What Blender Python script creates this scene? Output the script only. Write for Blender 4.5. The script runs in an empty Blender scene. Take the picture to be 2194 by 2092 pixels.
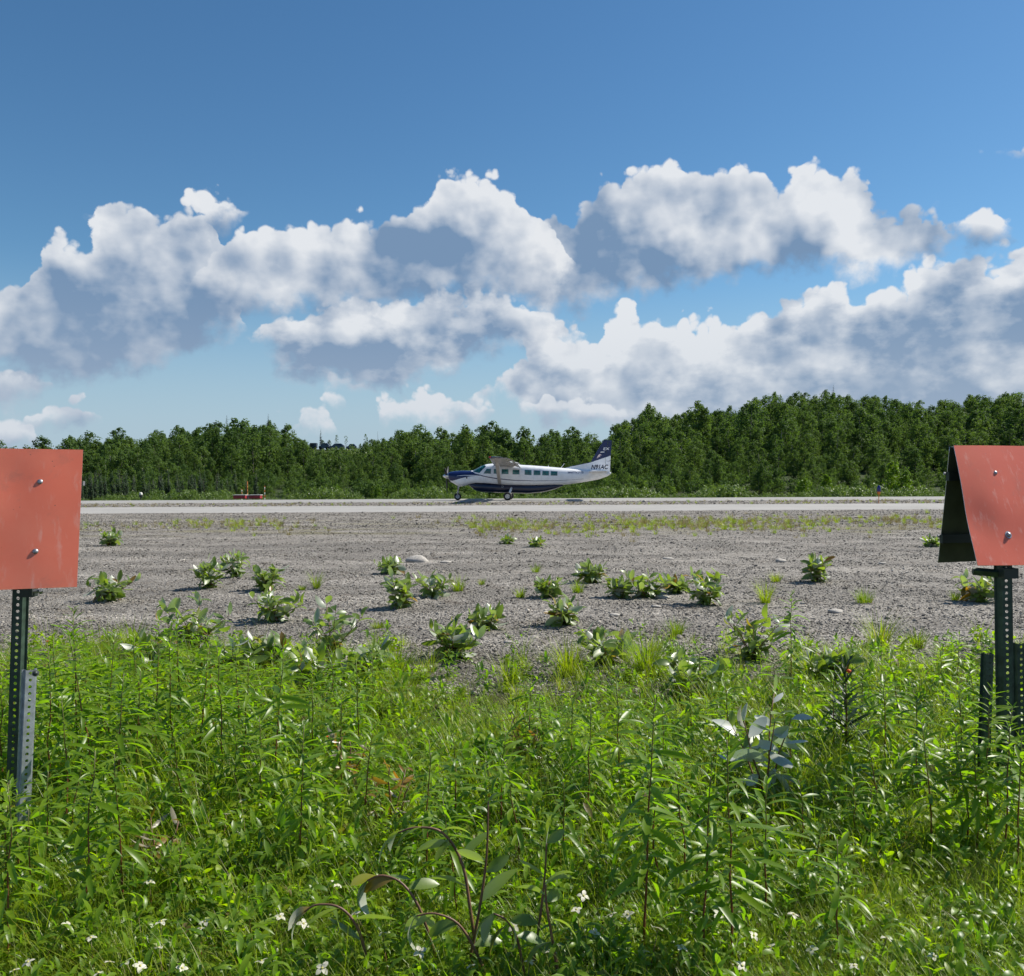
import bpy, math, random
import numpy as np
from mathutils import Matrix, Vector, Euler

R = math.radians
rnd = random.Random(7)
nrg = np.random.default_rng(11)
scene = bpy.context.scene
COL = scene.collection

# ------------------------------------------------------------------ camera
FPX, CX, CY, HOR, PW = 1900.0, 1097.0, 1046.0, 1027.0, 2194.0
EYE = 1.6
cam_d = bpy.data.cameras.new('camera')
cam = bpy.data.objects.new('camera', cam_d)
COL.objects.link(cam)
cam_d.sensor_fit = 'HORIZONTAL'
cam_d.sensor_width = 36.0
cam_d.lens = FPX / PW * 36.0
cam_d.clip_start = 0.05
cam_d.clip_end = 5000
CAM_ROT = (Matrix.Rotation(R(90) - math.atan((CY - HOR) / FPX), 3, 'X') @ Matrix.Rotation(R(-0.28), 3, 'Z'))
cam.matrix_world = Matrix.Translation((0, 0, EYE)) @ CAM_ROT.to_4x4()
scene.camera = cam

# ------------------------------------------------------------------ light and exposure
SUN_AZ, SUN_EL = R(22), R(46)          # azimuth from +X towards +Y
SUN_DIR = Vector((math.cos(SUN_EL) * math.cos(SUN_AZ), math.cos(SUN_EL) * math.sin(SUN_AZ), math.sin(SUN_EL)))
sun_d = bpy.data.lights.new('sun', 'SUN')
sun_d.energy = 5.0
sun_d.angle = R(0.53)
sun_d.color = (1.0, 0.95, 0.85)
sun = bpy.data.objects.new('sun', sun_d)
COL.objects.link(sun)
sun.rotation_euler = SUN_DIR.to_track_quat('Z', 'Y').to_euler()

vs = scene.view_settings
vs.view_transform = 'Standard'
vs.look = 'None'
vs.exposure = 0.40
vs.gamma = 1.0
vs.use_curve_mapping = False
scene.cycles.use_adaptive_sampling = True
scene.cycles.adaptive_threshold = 0.025
scene.cycles.max_bounces = 4
scene.cycles.diffuse_bounces = 2
scene.cycles.glossy_bounces = 2
scene.cycles.transmission_bounces = 1
scene.cycles.caustics_reflective = False
scene.cycles.caustics_refractive = False


# ------------------------------------------------------------------ node helper
class NT:
    def __init__(self, tree):
        self.t = tree
        self.n = tree.nodes
        self.l = tree.links

    def new(self, typ, **kw):
        nd = self.n.new(typ)
        for k, v in kw.items():
            setattr(nd, k, v)
        return nd

    def put(self, sock, v):
        if hasattr(v, 'is_output'):
            self.l.new(v, sock)
        else:
            if sock.type == 'RGBA' and len(v) == 3:
                v = (*v, 1.0)
            sock.default_value = v

    def m(self, op, a, b=None, c=None, clamp=False):
        nd = self.n.new('ShaderNodeMath')
        nd.operation = op
        nd.use_clamp = clamp
        self.put(nd.inputs[0], a)
        if b is not None:
            self.put(nd.inputs[1], b)
        if c is not None:
            self.put(nd.inputs[2], c)
        return nd.outputs[0]

    def mr(self, v, a, b, c=0.0, d=1.0, smooth=True):
        nd = self.n.new('ShaderNodeMapRange')
        nd.interpolation_type = 'SMOOTHSTEP' if smooth else 'LINEAR'
        self.put(nd.inputs[0], v)
        for i, q in enumerate((a, b, c, d)):
            self.put(nd.inputs[1 + i], q)
        return nd.outputs[0]

    def mix(self, f, a, b):
        nd = self.n.new('ShaderNodeMix')
        nd.data_type = 'RGBA'
        self.put(nd.inputs[0], f)
        self.put(nd.inputs[6], a)
        self.put(nd.inputs[7], b)
        return nd.outputs[2]

    def noise(self, vec, scale, detail=4, rough=0.55, dist=0.0):
        nd = self.n.new('ShaderNodeTexNoise')
        if vec is not None:
            self.l.new(vec, nd.inputs['Vector'])
        nd.inputs['Scale'].default_value = scale
        nd.inputs['Detail'].default_value = detail
        nd.inputs['Roughness'].default_value = rough
        nd.inputs['Distortion'].default_value = dist
        return nd

    def voro(self, vec, scale, detail=0.0, rough=0.5, feature='F1'):
        nd = self.n.new('ShaderNodeTexVoronoi')
        nd.feature = feature
        if vec is not None:
            self.l.new(vec, nd.inputs['Vector'])
        nd.inputs['Scale'].default_value = scale
        if 'Detail' in nd.inputs:
            nd.inputs['Detail'].default_value = detail
            nd.inputs['Roughness'].default_value = rough
        return nd

    def vadd(self, a, b):
        nd = self.n.new('ShaderNodeVectorMath')
        nd.operation = 'ADD'
        self.put(nd.inputs[0], a)
        self.put(nd.inputs[1], b)
        return nd.outputs[0]

    def vmul(self, a, b):
        nd = self.n.new('ShaderNodeVectorMath')
        nd.operation = 'MULTIPLY'
        self.put(nd.inputs[0], a)
        self.put(nd.inputs[1], b)
        return nd.outputs[0]

    def ramp(self, f, stops, interp='LINEAR'):
        nd = self.n.new('ShaderNodeValToRGB')
        nd.color_ramp.interpolation = interp
        el = nd.color_ramp.elements
        while len(el) < len(stops):
            el.new(0.5)
        for e, (p, c) in zip(el, stops):
            e.position = p
            e.color = (*c, 1.0) if len(c) == 3 else c
        self.put(nd.inputs[0], f)
        return nd.outputs[0]

    def curve(self, x, pts):
        nd = self.n.new('ShaderNodeFloatCurve')
        c = nd.mapping.curves[0]
        pts = sorted(pts)
        c.points[0].location = pts[0]
        c.points[1].location = pts[-1]
        for p in pts[1:-1]:
            c.points.new(*p)
        for p in c.points:
            p.handle_type = 'VECTOR'
        nd.mapping.use_clip = False
        nd.mapping.update()
        self.put(nd.inputs['Value'], x)
        return nd.outputs[0]


# ------------------------------------------------------------------ world: sky with cumulus banks
def build_world():
    w = bpy.data.worlds.new('World')
    scene.world = w
    w.cycles.sampling_method = 'MANUAL'
    w.cycles.sample_map_resolution = 256
    w.use_nodes = True
    T = NT(w.node_tree)
    T.n.clear()
    out = T.new('ShaderNodeOutputWorld')
    bg = T.new('ShaderNodeBackground')
    STR = 0.076
    bg.inputs['Strength'].default_value = STR
    T.l.new(bg.outputs[0], out.inputs[0])
    sky = T.new('ShaderNodeTexSky')
    sky.sky_type = 'NISHITA'
    sky.sun_disc = False
    sky.sun_elevation = SUN_EL
    sky.sun_rotation = math.pi / 2 - SUN_AZ
    sky.altitude = 100
    sky.air_density = 1.0
    sky.dust_density = 0.2
    sky.ozone_density = 1.6
    hsv = T.new('ShaderNodeHueSaturation')
    hsv.inputs['Saturation'].default_value = 1.2
    hsv.inputs['Value'].default_value = 1.02
    T.l.new(sky.outputs[0], hsv.inputs['Color'])
    skyc = T.vmul(hsv.outputs[0], (0.86, 1.03, 1.06))
    tc = T.new('ShaderNodeTexCoord')
    D = tc.outputs['Generated']
    sep = T.new('ShaderNodeSeparateXYZ')
    T.l.new(D, sep.inputs[0])
    az = T.m('ARCTAN2', sep.outputs[0], sep.outputs[1])
    el = T.m('ARCSINE', sep.outputs[2])
    A2, VR = 2 * R(34), 0.6
    skyc = T.mix(T.mr(el, 0.24, 0.0, 0.0, 0.9), skyc, (4.0, 5.2, 6.5))   # pale air towards the horizon, all round
    # puffy relief noise and its value a little towards the sun
    wn = T.noise(D, 17.0, 6, 0.56)
    wsep = T.new('ShaderNodeSeparateColor')
    T.l.new(wn.outputs['Color'], wsep.inputs[0])
    wu = T.m('SUBTRACT', wsep.outputs[0], 0.5)
    wv = T.m('SUBTRACT', wsep.outputs[1], 0.5)
    wd = T.vadd(D, T.vmul(wn.outputs['Color'], (0.022, 0.022, 0.022)))
    v0 = T.voro(wd, 26.0, 2.0, 0.6)
    b0 = v0.outputs['Distance']
    so = T.vadd(wd, (0.009, 0.002, 0.010))
    b1 = T.voro(so, 26.0, 2.0, 0.6).outputs['Distance']
    relief = T.m('SUBTRACT', b1, b0)
    f0 = T.noise(D, 30.0, 4, 0.55).outputs['Fac']
    f1 = T.noise(T.vadd(D, (0.010, 0.002, 0.011)), 30.0, 4, 0.55).outputs['Fac']
    frel = T.m('SUBTRACT', f0, f1)
    big = T.noise(T.vmul(D, (1.0, 1.0, 2.2)), 8.5, 5, 0.55).outputs['Fac']
    puff = T.m('MULTIPLY', T.m('SUBTRACT', 0.98, b0), 0.030)
    azw = T.m('ADD', az, T.m('MULTIPLY', wu, 0.050))
    elw = T.m('ADD', el, T.m('MULTIPLY', wv, 0.036))
    u = T.m('PINGPONG', T.m('ADD', T.m('MULTIPLY', azw, 1.0 / A2), 0.5), 1.0)
    v = T.m('MULTIPLY', elw, 1.0 / VR)

    K = 2194.0 / 1967.0

    def uv(dx, dy):
        x, y = dx * K, dy * K
        a = math.atan((x - CX) / FPX)
        e = math.atan((HOR - y) / FPX * math.cos(a))
        return a / A2 + 0.5, e / VR

    def prof(pts):
        """pts: (x, ytop, ybase) read along a bank -> top and base curves with no cloud outside"""
        ps = sorted(pts)
        x0, x1 = ps[0][0], ps[-1][0]
        tops = [uv(p[0], p[1]) for p in ps]
        bas = [uv(p[0], p[2]) for p in ps]
        return tops, bas

    def close(tops, bas):
        (ua, ta), (ub, tb) = tops[0], tops[-1]
        ma, mb = (ta + bas[0][1]) / 2, (tb + bas[-1][1]) / 2
        if ua > 0.03:
            tops = [(ua - 0.012, ma - 0.02)] + tops
            bas = [(ua - 0.012, ma + 0.02)] + bas
        if ub < 0.97:
            tops = tops + [(ub + 0.012, mb - 0.02)]
            bas = bas + [(ub + 0.012, mb + 0.02)]
        return tops, bas

    def ext(tops, bas):
        if tops[0][0] > 0.0:
            tops = [(0.0, tops[0][1])] + tops
            bas = [(0.0, bas[0][1])] + bas
        if tops[-1][0] < 1.0:
            tops = tops + [(1.0, tops[-1][1])]
            bas = bas + [(1.0, bas[-1][1])]
        return tops, bas

    def bank(*segs):
        TT, BB = [], []
        for s in segs:
            t, b = close(*prof(s))
            TT += t
            BB += b
        return ext(TT, BB)

    banks = []
    # far right low bank
    banks.append((bank([(905, 760, 765), (960, 735, 770), (985, 700, 775), (1010, 640, 790), (1055, 625, 800), (1095, 640, 805), (1140, 672, 815),
                        (1165, 600, 830), (1215, 580, 840), (1235, 615, 850), (1290, 622, 860), (1330, 605, 870), (1385, 610, 880), (1430, 630, 890),
                        (1465, 600, 890), (1500, 578, 900), (1560, 566, 900), (1605, 560, 900), (1640, 572, 900), (1665, 540, 900), (1700, 545, 900),
                        (1742, 560, 900), (1762, 525, 900), (1800, 500, 900), (1860, 485, 900), (1920, 495, 900), (2000, 480, 900), (2110, 520, 900)]),
                  0.02, 0.06, 0.10, 0.20))
    # small clouds low on the left and in the middle
    banks.append((bank([(-140, 790, 840), (-60, 800, 850), (20, 815, 855), (70, 830, 855)], [(575, 812, 822), (600, 800, 826), (628, 798, 828), (636, 815, 824)]),
                  0.015, 0.02, 0.30, 0.10))
    banks.append((bank([(42, 800, 818), (75, 780, 822), (110, 774, 822), (150, 778, 820), (168, 800, 815)],
                       [(636, 782, 790), (660, 780, 793), (684, 785, 792)],
                       [(722, 785, 805), (740, 766, 808), (790, 760, 808), (835, 756, 808), (880, 768, 808), (915, 780, 806), (940, 795, 804)],
                       [(1000, 778, 800), (1060, 768, 806), (1110, 775, 810), (1200, 790, 812)],
                       [(1936, 293, 300), (1955, 287, 303), (1990, 286, 303), (2010, 292, 299)]),
                  0.015, 0.03, 0.22, 0.10))
    banks.append((bank([(-120, 690, 770), (-40, 700, 780), (20, 702, 775), (60, 712, 765), (92, 738, 752)],
                       [(640, 745, 752), (670, 732, 756), (700, 734, 756), (712, 745, 752)],
                       [(1835, 440, 468), (1870, 418, 488), (1905, 406, 492), (1935, 412, 482), (1952, 432, 456)]),
                  0.015, 0.03, 0.15, 0.12))
    # middle bank under the main one
    banks.append((bank([(490, 615, 660), (535, 592, 705), (600, 582, 728), (680, 576, 742), (760, 574, 742), (800, 560, 728), (860, 556, 710), (885, 562, 692),
                        (940, 562, 692), (1000, 580, 684), (1060, 590, 680), (1110, 600, 665)]),
                  0.02, 0.05, 0.05, 0.20))
    # main banks
    banks.append((bank([(-130, 560, 690), (-60, 600, 700), (0, 590, 700), (40, 540, 725), (80, 470, 738), (130, 455, 740), (180, 455, 732), (212, 395, 722), (250, 382, 712),
                        (295, 400, 690), (340, 392, 670), (385, 382, 650), (415, 430, 640), (450, 540, 625), (472, 600, 615)],
                       [(1000, 475, 580), (1040, 432, 588), (1080, 415, 592), (1118, 392, 590), (1142, 352, 582), (1180, 338, 572), (1240, 312, 560), (1290, 310, 552),
                        (1340, 328, 545), (1380, 312, 540), (1412, 298, 535), (1450, 318, 532), (1482, 345, 530), (1530, 340, 526), (1562, 318, 526),
                        (1585, 315, 526), (1622, 333, 528), (1662, 350, 528), (1680, 385, 525), (1725, 402, 520), (1785, 420, 500), (1835, 448, 470)]),
                  0.018, 0.05, -0.02, 0.22))
    banks.append((bank([(345, 415, 452), (380, 390, 448), (415, 378, 442), (440, 373, 425), (455, 385, 405)]),
                  0.018, 0.03, 0.28, 0.15))
    banks.append((bank([(372, 520, 560), (402, 475, 585), (440, 455, 594), (482, 440, 600), (520, 435, 602), (560, 420, 600), (610, 422, 598), (650, 427, 596), (692, 414, 594),
                        (740, 420, 592), (780, 420, 588), (802, 395, 584), (832, 355, 580), (862, 330, 578), (902, 320, 576), (942, 333, 575), (972, 360, 575),
                        (995, 385, 575), (1025, 412, 572), (1062, 440, 560), (1085, 480, 540)]),
                  0.018, 0.05, -0.05, 0.22))
    # where the lit upper part of a bank turns to its grey shaded body
    mids = {0: [(905, 775), (985, 735), (1050, 705), (1140, 740), (1200, 690), (1300, 710), (1400, 680), (1450, 655), (1550, 655), (1640, 625), (1700, 605), (1760, 575), (1850, 545), (1967, 560), (2110, 600)],
            4: [(500, 640), (560, 650), (640, 615), (760, 640), (830, 600), (900, 625), (1000, 640)],
            5: [(-130, 600), (0, 620), (60, 570), (140, 500), (200, 450), (260, 470), (310, 520), (390, 570), (470, 615), (1000, 550), (1060, 470), (1110, 405), (1180, 398), (1270, 408), (1330, 440), (1400, 440),
                (1500, 455), (1600, 455), (1700, 455), (1835, 470)],
            7: [(372, 545), (450, 535), (540, 540), (700, 505), (770, 460), (820, 400), (870, 385), (915, 440), (960, 500), (1000, 560), (1085, 560)]}
    col = skyc
    LIT = (7.9, 8.15, 8.5)
    SHD = (1.85, 2.9, 4.5)
    n_mid = T.noise(D, 13.0, 3, 0.45).outputs['Fac']
    n_sun = T.noise(T.vadd(D, (0.020, 0.004, 0.018)), 13.0, 3, 0.45).outputs['Fac']
    lobes = T.m('SUBTRACT', n_mid, n_sun)
    mot = T.noise(T.vmul(D, (1.0, 1.0, 1.7)), 21.0, 5, 0.55).outputs['Fac']
    for bi, ((tops, bas), wt, wb, off, bamp) in enumerate(banks):
        top = T.curve(u, tops)
        base = T.curve(u, bas)
        tt = T.m('ADD', T.m('MULTIPLY', T.m('SUBTRACT', top, v), VR), puff)
        tb = T.m('MULTIPLY', T.m('SUBTRACT', v, base), VR)
        if bi in (1, 2, 3, 6):
            tt = T.m('ADD', tt, 0.006)
        aa = T.mr(tt, 0.0, 0.007)
        ab = T.mr(T.m('ADD', tb, T.m('MULTIPLY', T.m('SUBTRACT', f0, 0.5), 0.07)), -0.010, 0.018)
        alpha = T.m('MULTIPLY', aa, ab)
        if bi in mids:
            mp = [uv(*q) for q in mids[bi]]
            mp = [(0.0, mp[0][1])] + mp + [(1.0, mp[-1][1])] if mp[0][0] > 0 else mp
            mid = T.curve(u, mp)
            dm = T.m('MULTIPLY', T.m('SUBTRACT', v, mid), VR)
            s = T.mr(T.m('ADD', dm, T.m('MULTIPLY', T.m('SUBTRACT', n_mid, 0.5), 0.14)), -0.055, 0.060, 0.16 if bi == 0 else 0.05, 0.80)
        else:
            th = T.m('MAXIMUM', T.m('SUBTRACT', top, base), 0.03)
            hf = T.m('DIVIDE', T.m('SUBTRACT', v, base), th, clamp=True)
            s = T.mr(hf, 0.05, 0.9, 0.25, 0.85)
        s = T.m('ADD', s, T.mr(big, 0.30, 0.70, -0.22, 0.22 if bi else 0.36))
        if bi in (0, 4):
            s = T.m('ADD', s, T.mr(mot, 0.38, 0.64, -0.16, 0.22))
        s = T.m('ADD', s, T.m('MULTIPLY', lobes, 1.7))
        s = T.m('ADD', s, T.m('MULTIPLY', relief, 0.26))
        s = T.m('ADD', s, T.m('MULTIPLY', frel, 0.34))
        rim = T.m('SUBTRACT', 1.0, T.mr(tt, 0.002, 0.040))
        s = T.m('ADD', s, T.m('MULTIPLY', rim, 0.22))
        # lit fringe along the ragged base
        fr = T.m('MULTIPLY', T.m('SUBTRACT', 1.0, T.mr(tb, 0.0, 0.045)), T.mr(n_mid, 0.42, 0.60))
        s = T.m('ADD', s, T.m('MULTIPLY', fr, {7: 0.08, 5: 0.2}.get(bi, 0.3)), clamp=True)
        cc = T.mix(s, SHD, LIT)
        cc = T.mix(T.mr(el, 0.22, 0.02, 0.0, 0.45), cc, (5.0, 5.7, 6.6))
        col = T.mix(T.m('MULTIPLY', alpha, 0.97), col, cc)
    T.l.new(col, bg.inputs['Color'])


build_world()


# ------------------------------------------------------------------ geometry helpers
def ray(px, py):
    return CAM_ROT @ Vector(((px - CX) / FPX, -(py - CY) / FPX, -1.0))


def at(px, py, Y):
    d = ray(px, py)
    t = Y / d.y
    return Vector((d.x * t, Y, EYE + d.z * t))


def gpt(px, py, z=0.0):
    d = ray(px, py)
    t = (z - EYE) / d.z
    return Vector((d.x * t, d.y * t, z))


def px_of(x, y, z):
    p = CAM_ROT.transposed() @ Vector((x, y, z - EYE))
    return CX + FPX * p.x / -p.z, CY - FPX * p.y / -p.z


def sstep(a, b, x):
    t = min(1.0, max(0.0, (x - a) / (b - a)))
    return t * t * (3 - 2 * t)


def mesh(name, verts, faces, mats, smooth=True, fm=None):
    me = bpy.data.meshes.new(name)
    me.from_pydata([tuple(v) for v in verts], [], faces)
    if not isinstance(mats, (list, tuple)):
        mats = [mats]
    for m in mats:
        me.materials.append(m)
    if fm is not None:
        me.polygons.foreach_set('material_index', fm)
    if smooth:
        me.polygons.foreach_set('use_smooth', [True] * len(me.polygons))
    me.update()
    return me


def obj(name, me, parent=None, loc=(0, 0, 0), rot=None, scale=None):
    o = bpy.data.objects.new(name, me)
    COL.objects.link(o)
    if parent is not None:
        o.parent = parent
    o.location = loc
    if rot is not None:
        o.rotation_euler = rot
    if scale is not None:
        o.scale = (scale, scale, scale) if isinstance(scale, (int, float)) else scale
    return o


def tag(o, label=None, cat=None, group=None, kind=None):
    if label:
        o['label'] = label
    if cat:
        o['category'] = cat
    if group:
        o['group'] = group
    if kind:
        o['kind'] = kind
    return o


def thing(name, label, cat, loc=(0, 0, 0), rotz=0.0, group=None):
    o = obj(name, None, None, loc, (0, 0, rotz))
    o.empty_display_size = 0.1
    return tag(o, label, cat, group)


class MB:
    def __init__(self):
        self.v, self.f, self.fm = [], [], []

    def add(self, vs, fs, mi=0):
        o = len(self.v)
        self.v += [tuple(p) for p in vs]
        self.f += [tuple(i + o for i in f) for f in fs]
        self.fm += [mi] * len(fs)
        return self

    def box(self, c, s, mi=0, M=None):
        x, y, z = s[0] / 2, s[1] / 2, s[2] / 2
        vs = [Vector((sx * x, sy * y, sz * z)) for sz in (-1, 1) for sx, sy in ((-1, -1), (1, -1), (1, 1), (-1, 1))]
        if M is not None:
            vs = [M @ q for q in vs]
        vs = [q + Vector(c) for q in vs]
        return self.add(vs, [(3, 2, 1, 0), (4, 5, 6, 7), (0, 1, 5, 4), (1, 2, 6, 5), (2, 3, 7, 6), (3, 0, 4, 7)], mi)

    def tube(self, pts, rad, n=8, mi=0, caps=True):
        pts = [Vector(p) for p in pts]
        rads = rad if isinstance(rad, (list, tuple)) else [rad] * len(pts)
        vs, fs = [], []
        up = Vector((0.31, 0.21, 0.93)).normalized()
        for i, p in enumerate(pts):
            d = (pts[min(i + 1, len(pts) - 1)] - pts[max(i - 1, 0)]).normalized()
            a = d.cross(up)
            if a.length < 1e-3:
                a = d.cross(Vector((1, 0, 0)))
            a.normalize()
            b = d.cross(a)
            for k in range(n):
                t = 2 * math.pi * k / n
                vs.append(p + (a * math.cos(t) + b * math.sin(t)) * rads[i])
        for i in range(len(pts) - 1):
            for k in range(n):
                k2 = (k + 1) % n
                fs.append((i * n + k2, i * n + k, (i + 1) * n + k, (i + 1) * n + k2))
        if caps:
            fs.append(tuple(range(n)))
            fs.append(tuple(reversed(range((len(pts) - 1) * n, len(pts) * n))))
        return self.add(vs, fs, mi)

    def lathe(self, prof, axis='Z', c=(0, 0, 0), n=20, mi=0):
        vs, fs = [], []
        for r, h in prof:
            for k in range(n):
                t = 2 * math.pi * k / n
                p = (r * math.cos(t), r * math.sin(t), h)
                if axis == 'Y':
                    p = (p[0], p[2], -p[1])
                elif axis == 'X':
                    p = (p[2], p[0], p[1])
                vs.append(Vector(p) + Vector(c))
        for i in range(len(prof) - 1):
            for k in range(n):
                k2 = (k + 1) % n
                fs.append((i * n + k, i * n + k2, (i + 1) * n + k2, (i + 1) * n + k))
        return self.add(vs, fs, mi)

    def mesh(self, name, mats, smooth=True):
        return mesh(name, self.v, self.f, mats, smooth, self.fm)

    def build(self, name, mats, parent=None, smooth=False, loc=(0, 0, 0), rot=None):
        return obj(name, self.mesh(name, mats, smooth), parent, loc, rot)


def autosmooth(o, ang=40):
    """mark edges sharper than ang as sharp"""
    import bmesh
    bm = bmesh.new()
    bm.from_mesh(o.data)
    bmesh.ops.recalc_face_normals(bm, faces=bm.faces)
    for e in bm.edges:
        if len(e.link_faces) == 2 and e.calc_face_angle(0) > R(ang):
            e.smooth = False
    for f in bm.faces:
        f.smooth = True
    bm.to_mesh(o.data)
    bm.free()
    return o


# ------------------------------------------------------------------ materials
def material(name):
    m = bpy.data.materials.new(name)
    m.use_nodes = True
    T = NT(m.node_tree)
    b = T.n['Principled BSDF']
    return m, T, b


def simple(name, col, rough=0.5, metal=0.0, spec=0.5, var=0.0, vscale=6.0, bump=0.0, coat=0.0):
    m, T, b = material(name)
    b.inputs['Roughness'].default_value = rough
    b.inputs['Metallic'].default_value = metal
    b.inputs['Specular IOR Level'].default_value = spec
    b.inputs['Coat Weight'].default_value = coat
    if var > 0:
        tc = T.new('ShaderNodeTexCoord')
        nz = T.noise(tc.outputs['Object'], vscale, 5, 0.6)
        f = T.mr(nz.outputs['Fac'], 0.3, 0.7, 1 - var, 1 + var)
        vm = T.new('ShaderNodeVectorMath', operation='SCALE')
        vm.inputs[0].default_value = col
        T.l.new(f, vm.inputs['Scale'])
        T.l.new(vm.outputs[0], b.inputs['Base Color'])
        if bump > 0:
            bp = T.new('ShaderNodeBump')
            bp.inputs['Strength'].default_value = bump
            bp.inputs['Distance'].default_value = 0.01
            T.l.new(nz.outputs['Fac'], bp.inputs['Height'])
            T.l.new(bp.outputs[0], b.inputs['Normal'])
    else:
        b.inputs['Base Color'].default_value = (*col, 1)
    return m


def leaf_mat(name, c1, c2, trans=0.45, rough=0.38, back=None, tcol=None, spec=0.5, rnd_attr=True, autumn=None):
    """leaf: varies between c1 and c2 from plant to plant and along a noise; light shines through it"""
    m, T, b = material(name)
    out = T.n['Material Output']
    oi = T.new('ShaderNodeObjectInfo')
    tc = T.new('ShaderNodeTexCoord')
    geo = T.new('ShaderNodeNewGeometry')
    nz = T.noise(geo.outputs['Position'], 3.1, 3, 0.6).outputs['Fac']
    f = T.m('ADD', T.m('MULTIPLY', oi.outputs['Random'], 0.6), T.m('MULTIPLY', nz, 0.5))
    f = T.m('ADD', f, T.m('MULTIPLY', T.m('SUBTRACT', geo.outputs['Random Per Island'], 0.5), 0.35), clamp=True)
    c = T.mix(f, c1, c2)
    if autumn is not None:
        af = T.mr(T.m('FRACT', T.m('ADD', T.m('MULTIPLY', oi.outputs['Random'], 7.31), geo.outputs['Random Per Island'])), autumn[1], autumn[1] + 0.03)
        c = T.mix(af, c, autumn[0])
    fc = c
    if back is not None:
        fc = T.mix(geo.outputs['Backfacing'], c, back)
    T.put(b.inputs['Base Color'], fc)
    b.inputs['Roughness'].default_value = rough
    b.inputs['Specular IOR Level'].default_value = spec
    tr = T.new('ShaderNodeBsdfTranslucent')
    k = tcol or (1.7, 1.75, 0.7)
    T.put(tr.inputs['Color'], T.vmul(c, k))
    mx = T.new('ShaderNodeMixShader')
    mx.inputs[0].default_value = trans
    T.l.new(b.outputs[0], mx.inputs[1])
    T.l.new(tr.outputs[0], mx.inputs[2])
    T.l.new(mx.outputs[0], out.inputs[0])
    return m


M = {}
M['fire_leaf'] = leaf_mat('fireweed_leaf', (0.075, 0.170, 0.012), (0.215, 0.320, 0.012), 0.54, 0.40, back=(0.18, 0.26, 0.09), tcol=(1.75, 2.0, 0.5), spec=0.7)
M['poplar_leaf'] = leaf_mat('poplar_leaf', (0.085, 0.155, 0.035), (0.175, 0.255, 0.045), 0.46, 0.40, back=(0.55, 0.58, 0.48), spec=1.0, tcol=(2.0, 1.9, 0.6),
                            autumn=((0.20, 0.12, 0.02), 0.94))
M['herb_leaf'] = leaf_mat('herb_leaf', (0.125, 0.225, 0.008), (0.34, 0.43, 0.010), 0.55, 0.44, tcol=(1.65, 1.9, 0.5), autumn=((0.20, 0.15, 0.06), 0.955))
M['grass_blade'] = leaf_mat('grass_blade', (0.125, 0.205, 0.010), (0.29, 0.35, 0.022), 0.48, 0.40, tcol=(1.65, 1.8, 0.5), autumn=((0.30, 0.25, 0.12), 0.92))
M['dry_grass'] = leaf_mat('dry_grass', (0.17, 0.16, 0.045), (0.30, 0.25, 0.10), 0.35, 0.6, tcol=(1.2, 1.1, 0.8))
M['lily_leaf'] = leaf_mat('spiky_leaf', (0.010, 0.030, 0.012), (0.02, 0.048, 0.014), 0.12, 0.45)
M['birch_leaf'] = leaf_mat('birch_leaf', (0.046, 0.094, 0.030), (0.112, 0.172, 0.048), 0.40, 0.7, spec=0.15)
M['young_leaf'] = leaf_mat('young_tree_leaf', (0.09, 0.17, 0.015), (0.15, 0.24, 0.02), 0.42, 0.5, spec=0.3)
M['bush_leaf'] = leaf_mat('bush_leaf', (0.075, 0.13, 0.030), (0.15, 0.215, 0.055), 0.36, 0.45, spec=0.4)
M['spruce_leaf'] = leaf_mat('spruce_needles', (0.016, 0.036, 0.016), (0.030, 0.056, 0.020), 0.12, 0.6, spec=0.3)
M['petal'] = leaf_mat('white_petal', (0.60, 0.57, 0.45), (0.72, 0.69, 0.58), 0.3, 0.5, tcol=(1.0, 1.0, 0.95))
M['orange_petal'] = leaf_mat('orange_petal', (0.75, 0.12, 0.02), (0.80, 0.16, 0.03), 0.3, 0.5, tcol=(1.0, 1.0, 0.9))
M['flower_eye'] = simple('flower_eye', (0.45, 0.42, 0.12), 0.7)
M['bark'] = simple('bark', (0.10, 0.085, 0.07), 0.85, var=0.3, vscale=3)
M['pale_bark'] = simple('pale_bark', (0.30, 0.28, 0.24), 0.8, var=0.5, vscale=2.5)


def stem_mat():
    m, T, b = material('stem')
    tc = T.new('ShaderNodeTexCoord')
    sp = T.new('ShaderNodeSeparateXYZ')
    T.l.new(tc.outputs['Generated'], sp.inputs[0])
    nz = T.noise(tc.outputs['Object'], 14, 3)
    f = T.m('ADD', sp.outputs[2], T.m('MULTIPLY', T.m('SUBTRACT', nz.outputs['Fac'], 0.5), 0.5))
    c = T.ramp(f, [(0.0, (0.16, 0.035, 0.022)), (0.55, (0.17, 0.055, 0.025)), (0.85, (0.13, 0.13, 0.03))])
    T.put(b.inputs['Base Color'], c)
    b.inputs['Roughness'].default_value = 0.5
    return m


M['stem'] = stem_mat()
M['twig'] = simple('twig', (0.17, 0.085, 0.05), 0.55, var=0.3, vscale=20)


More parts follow.
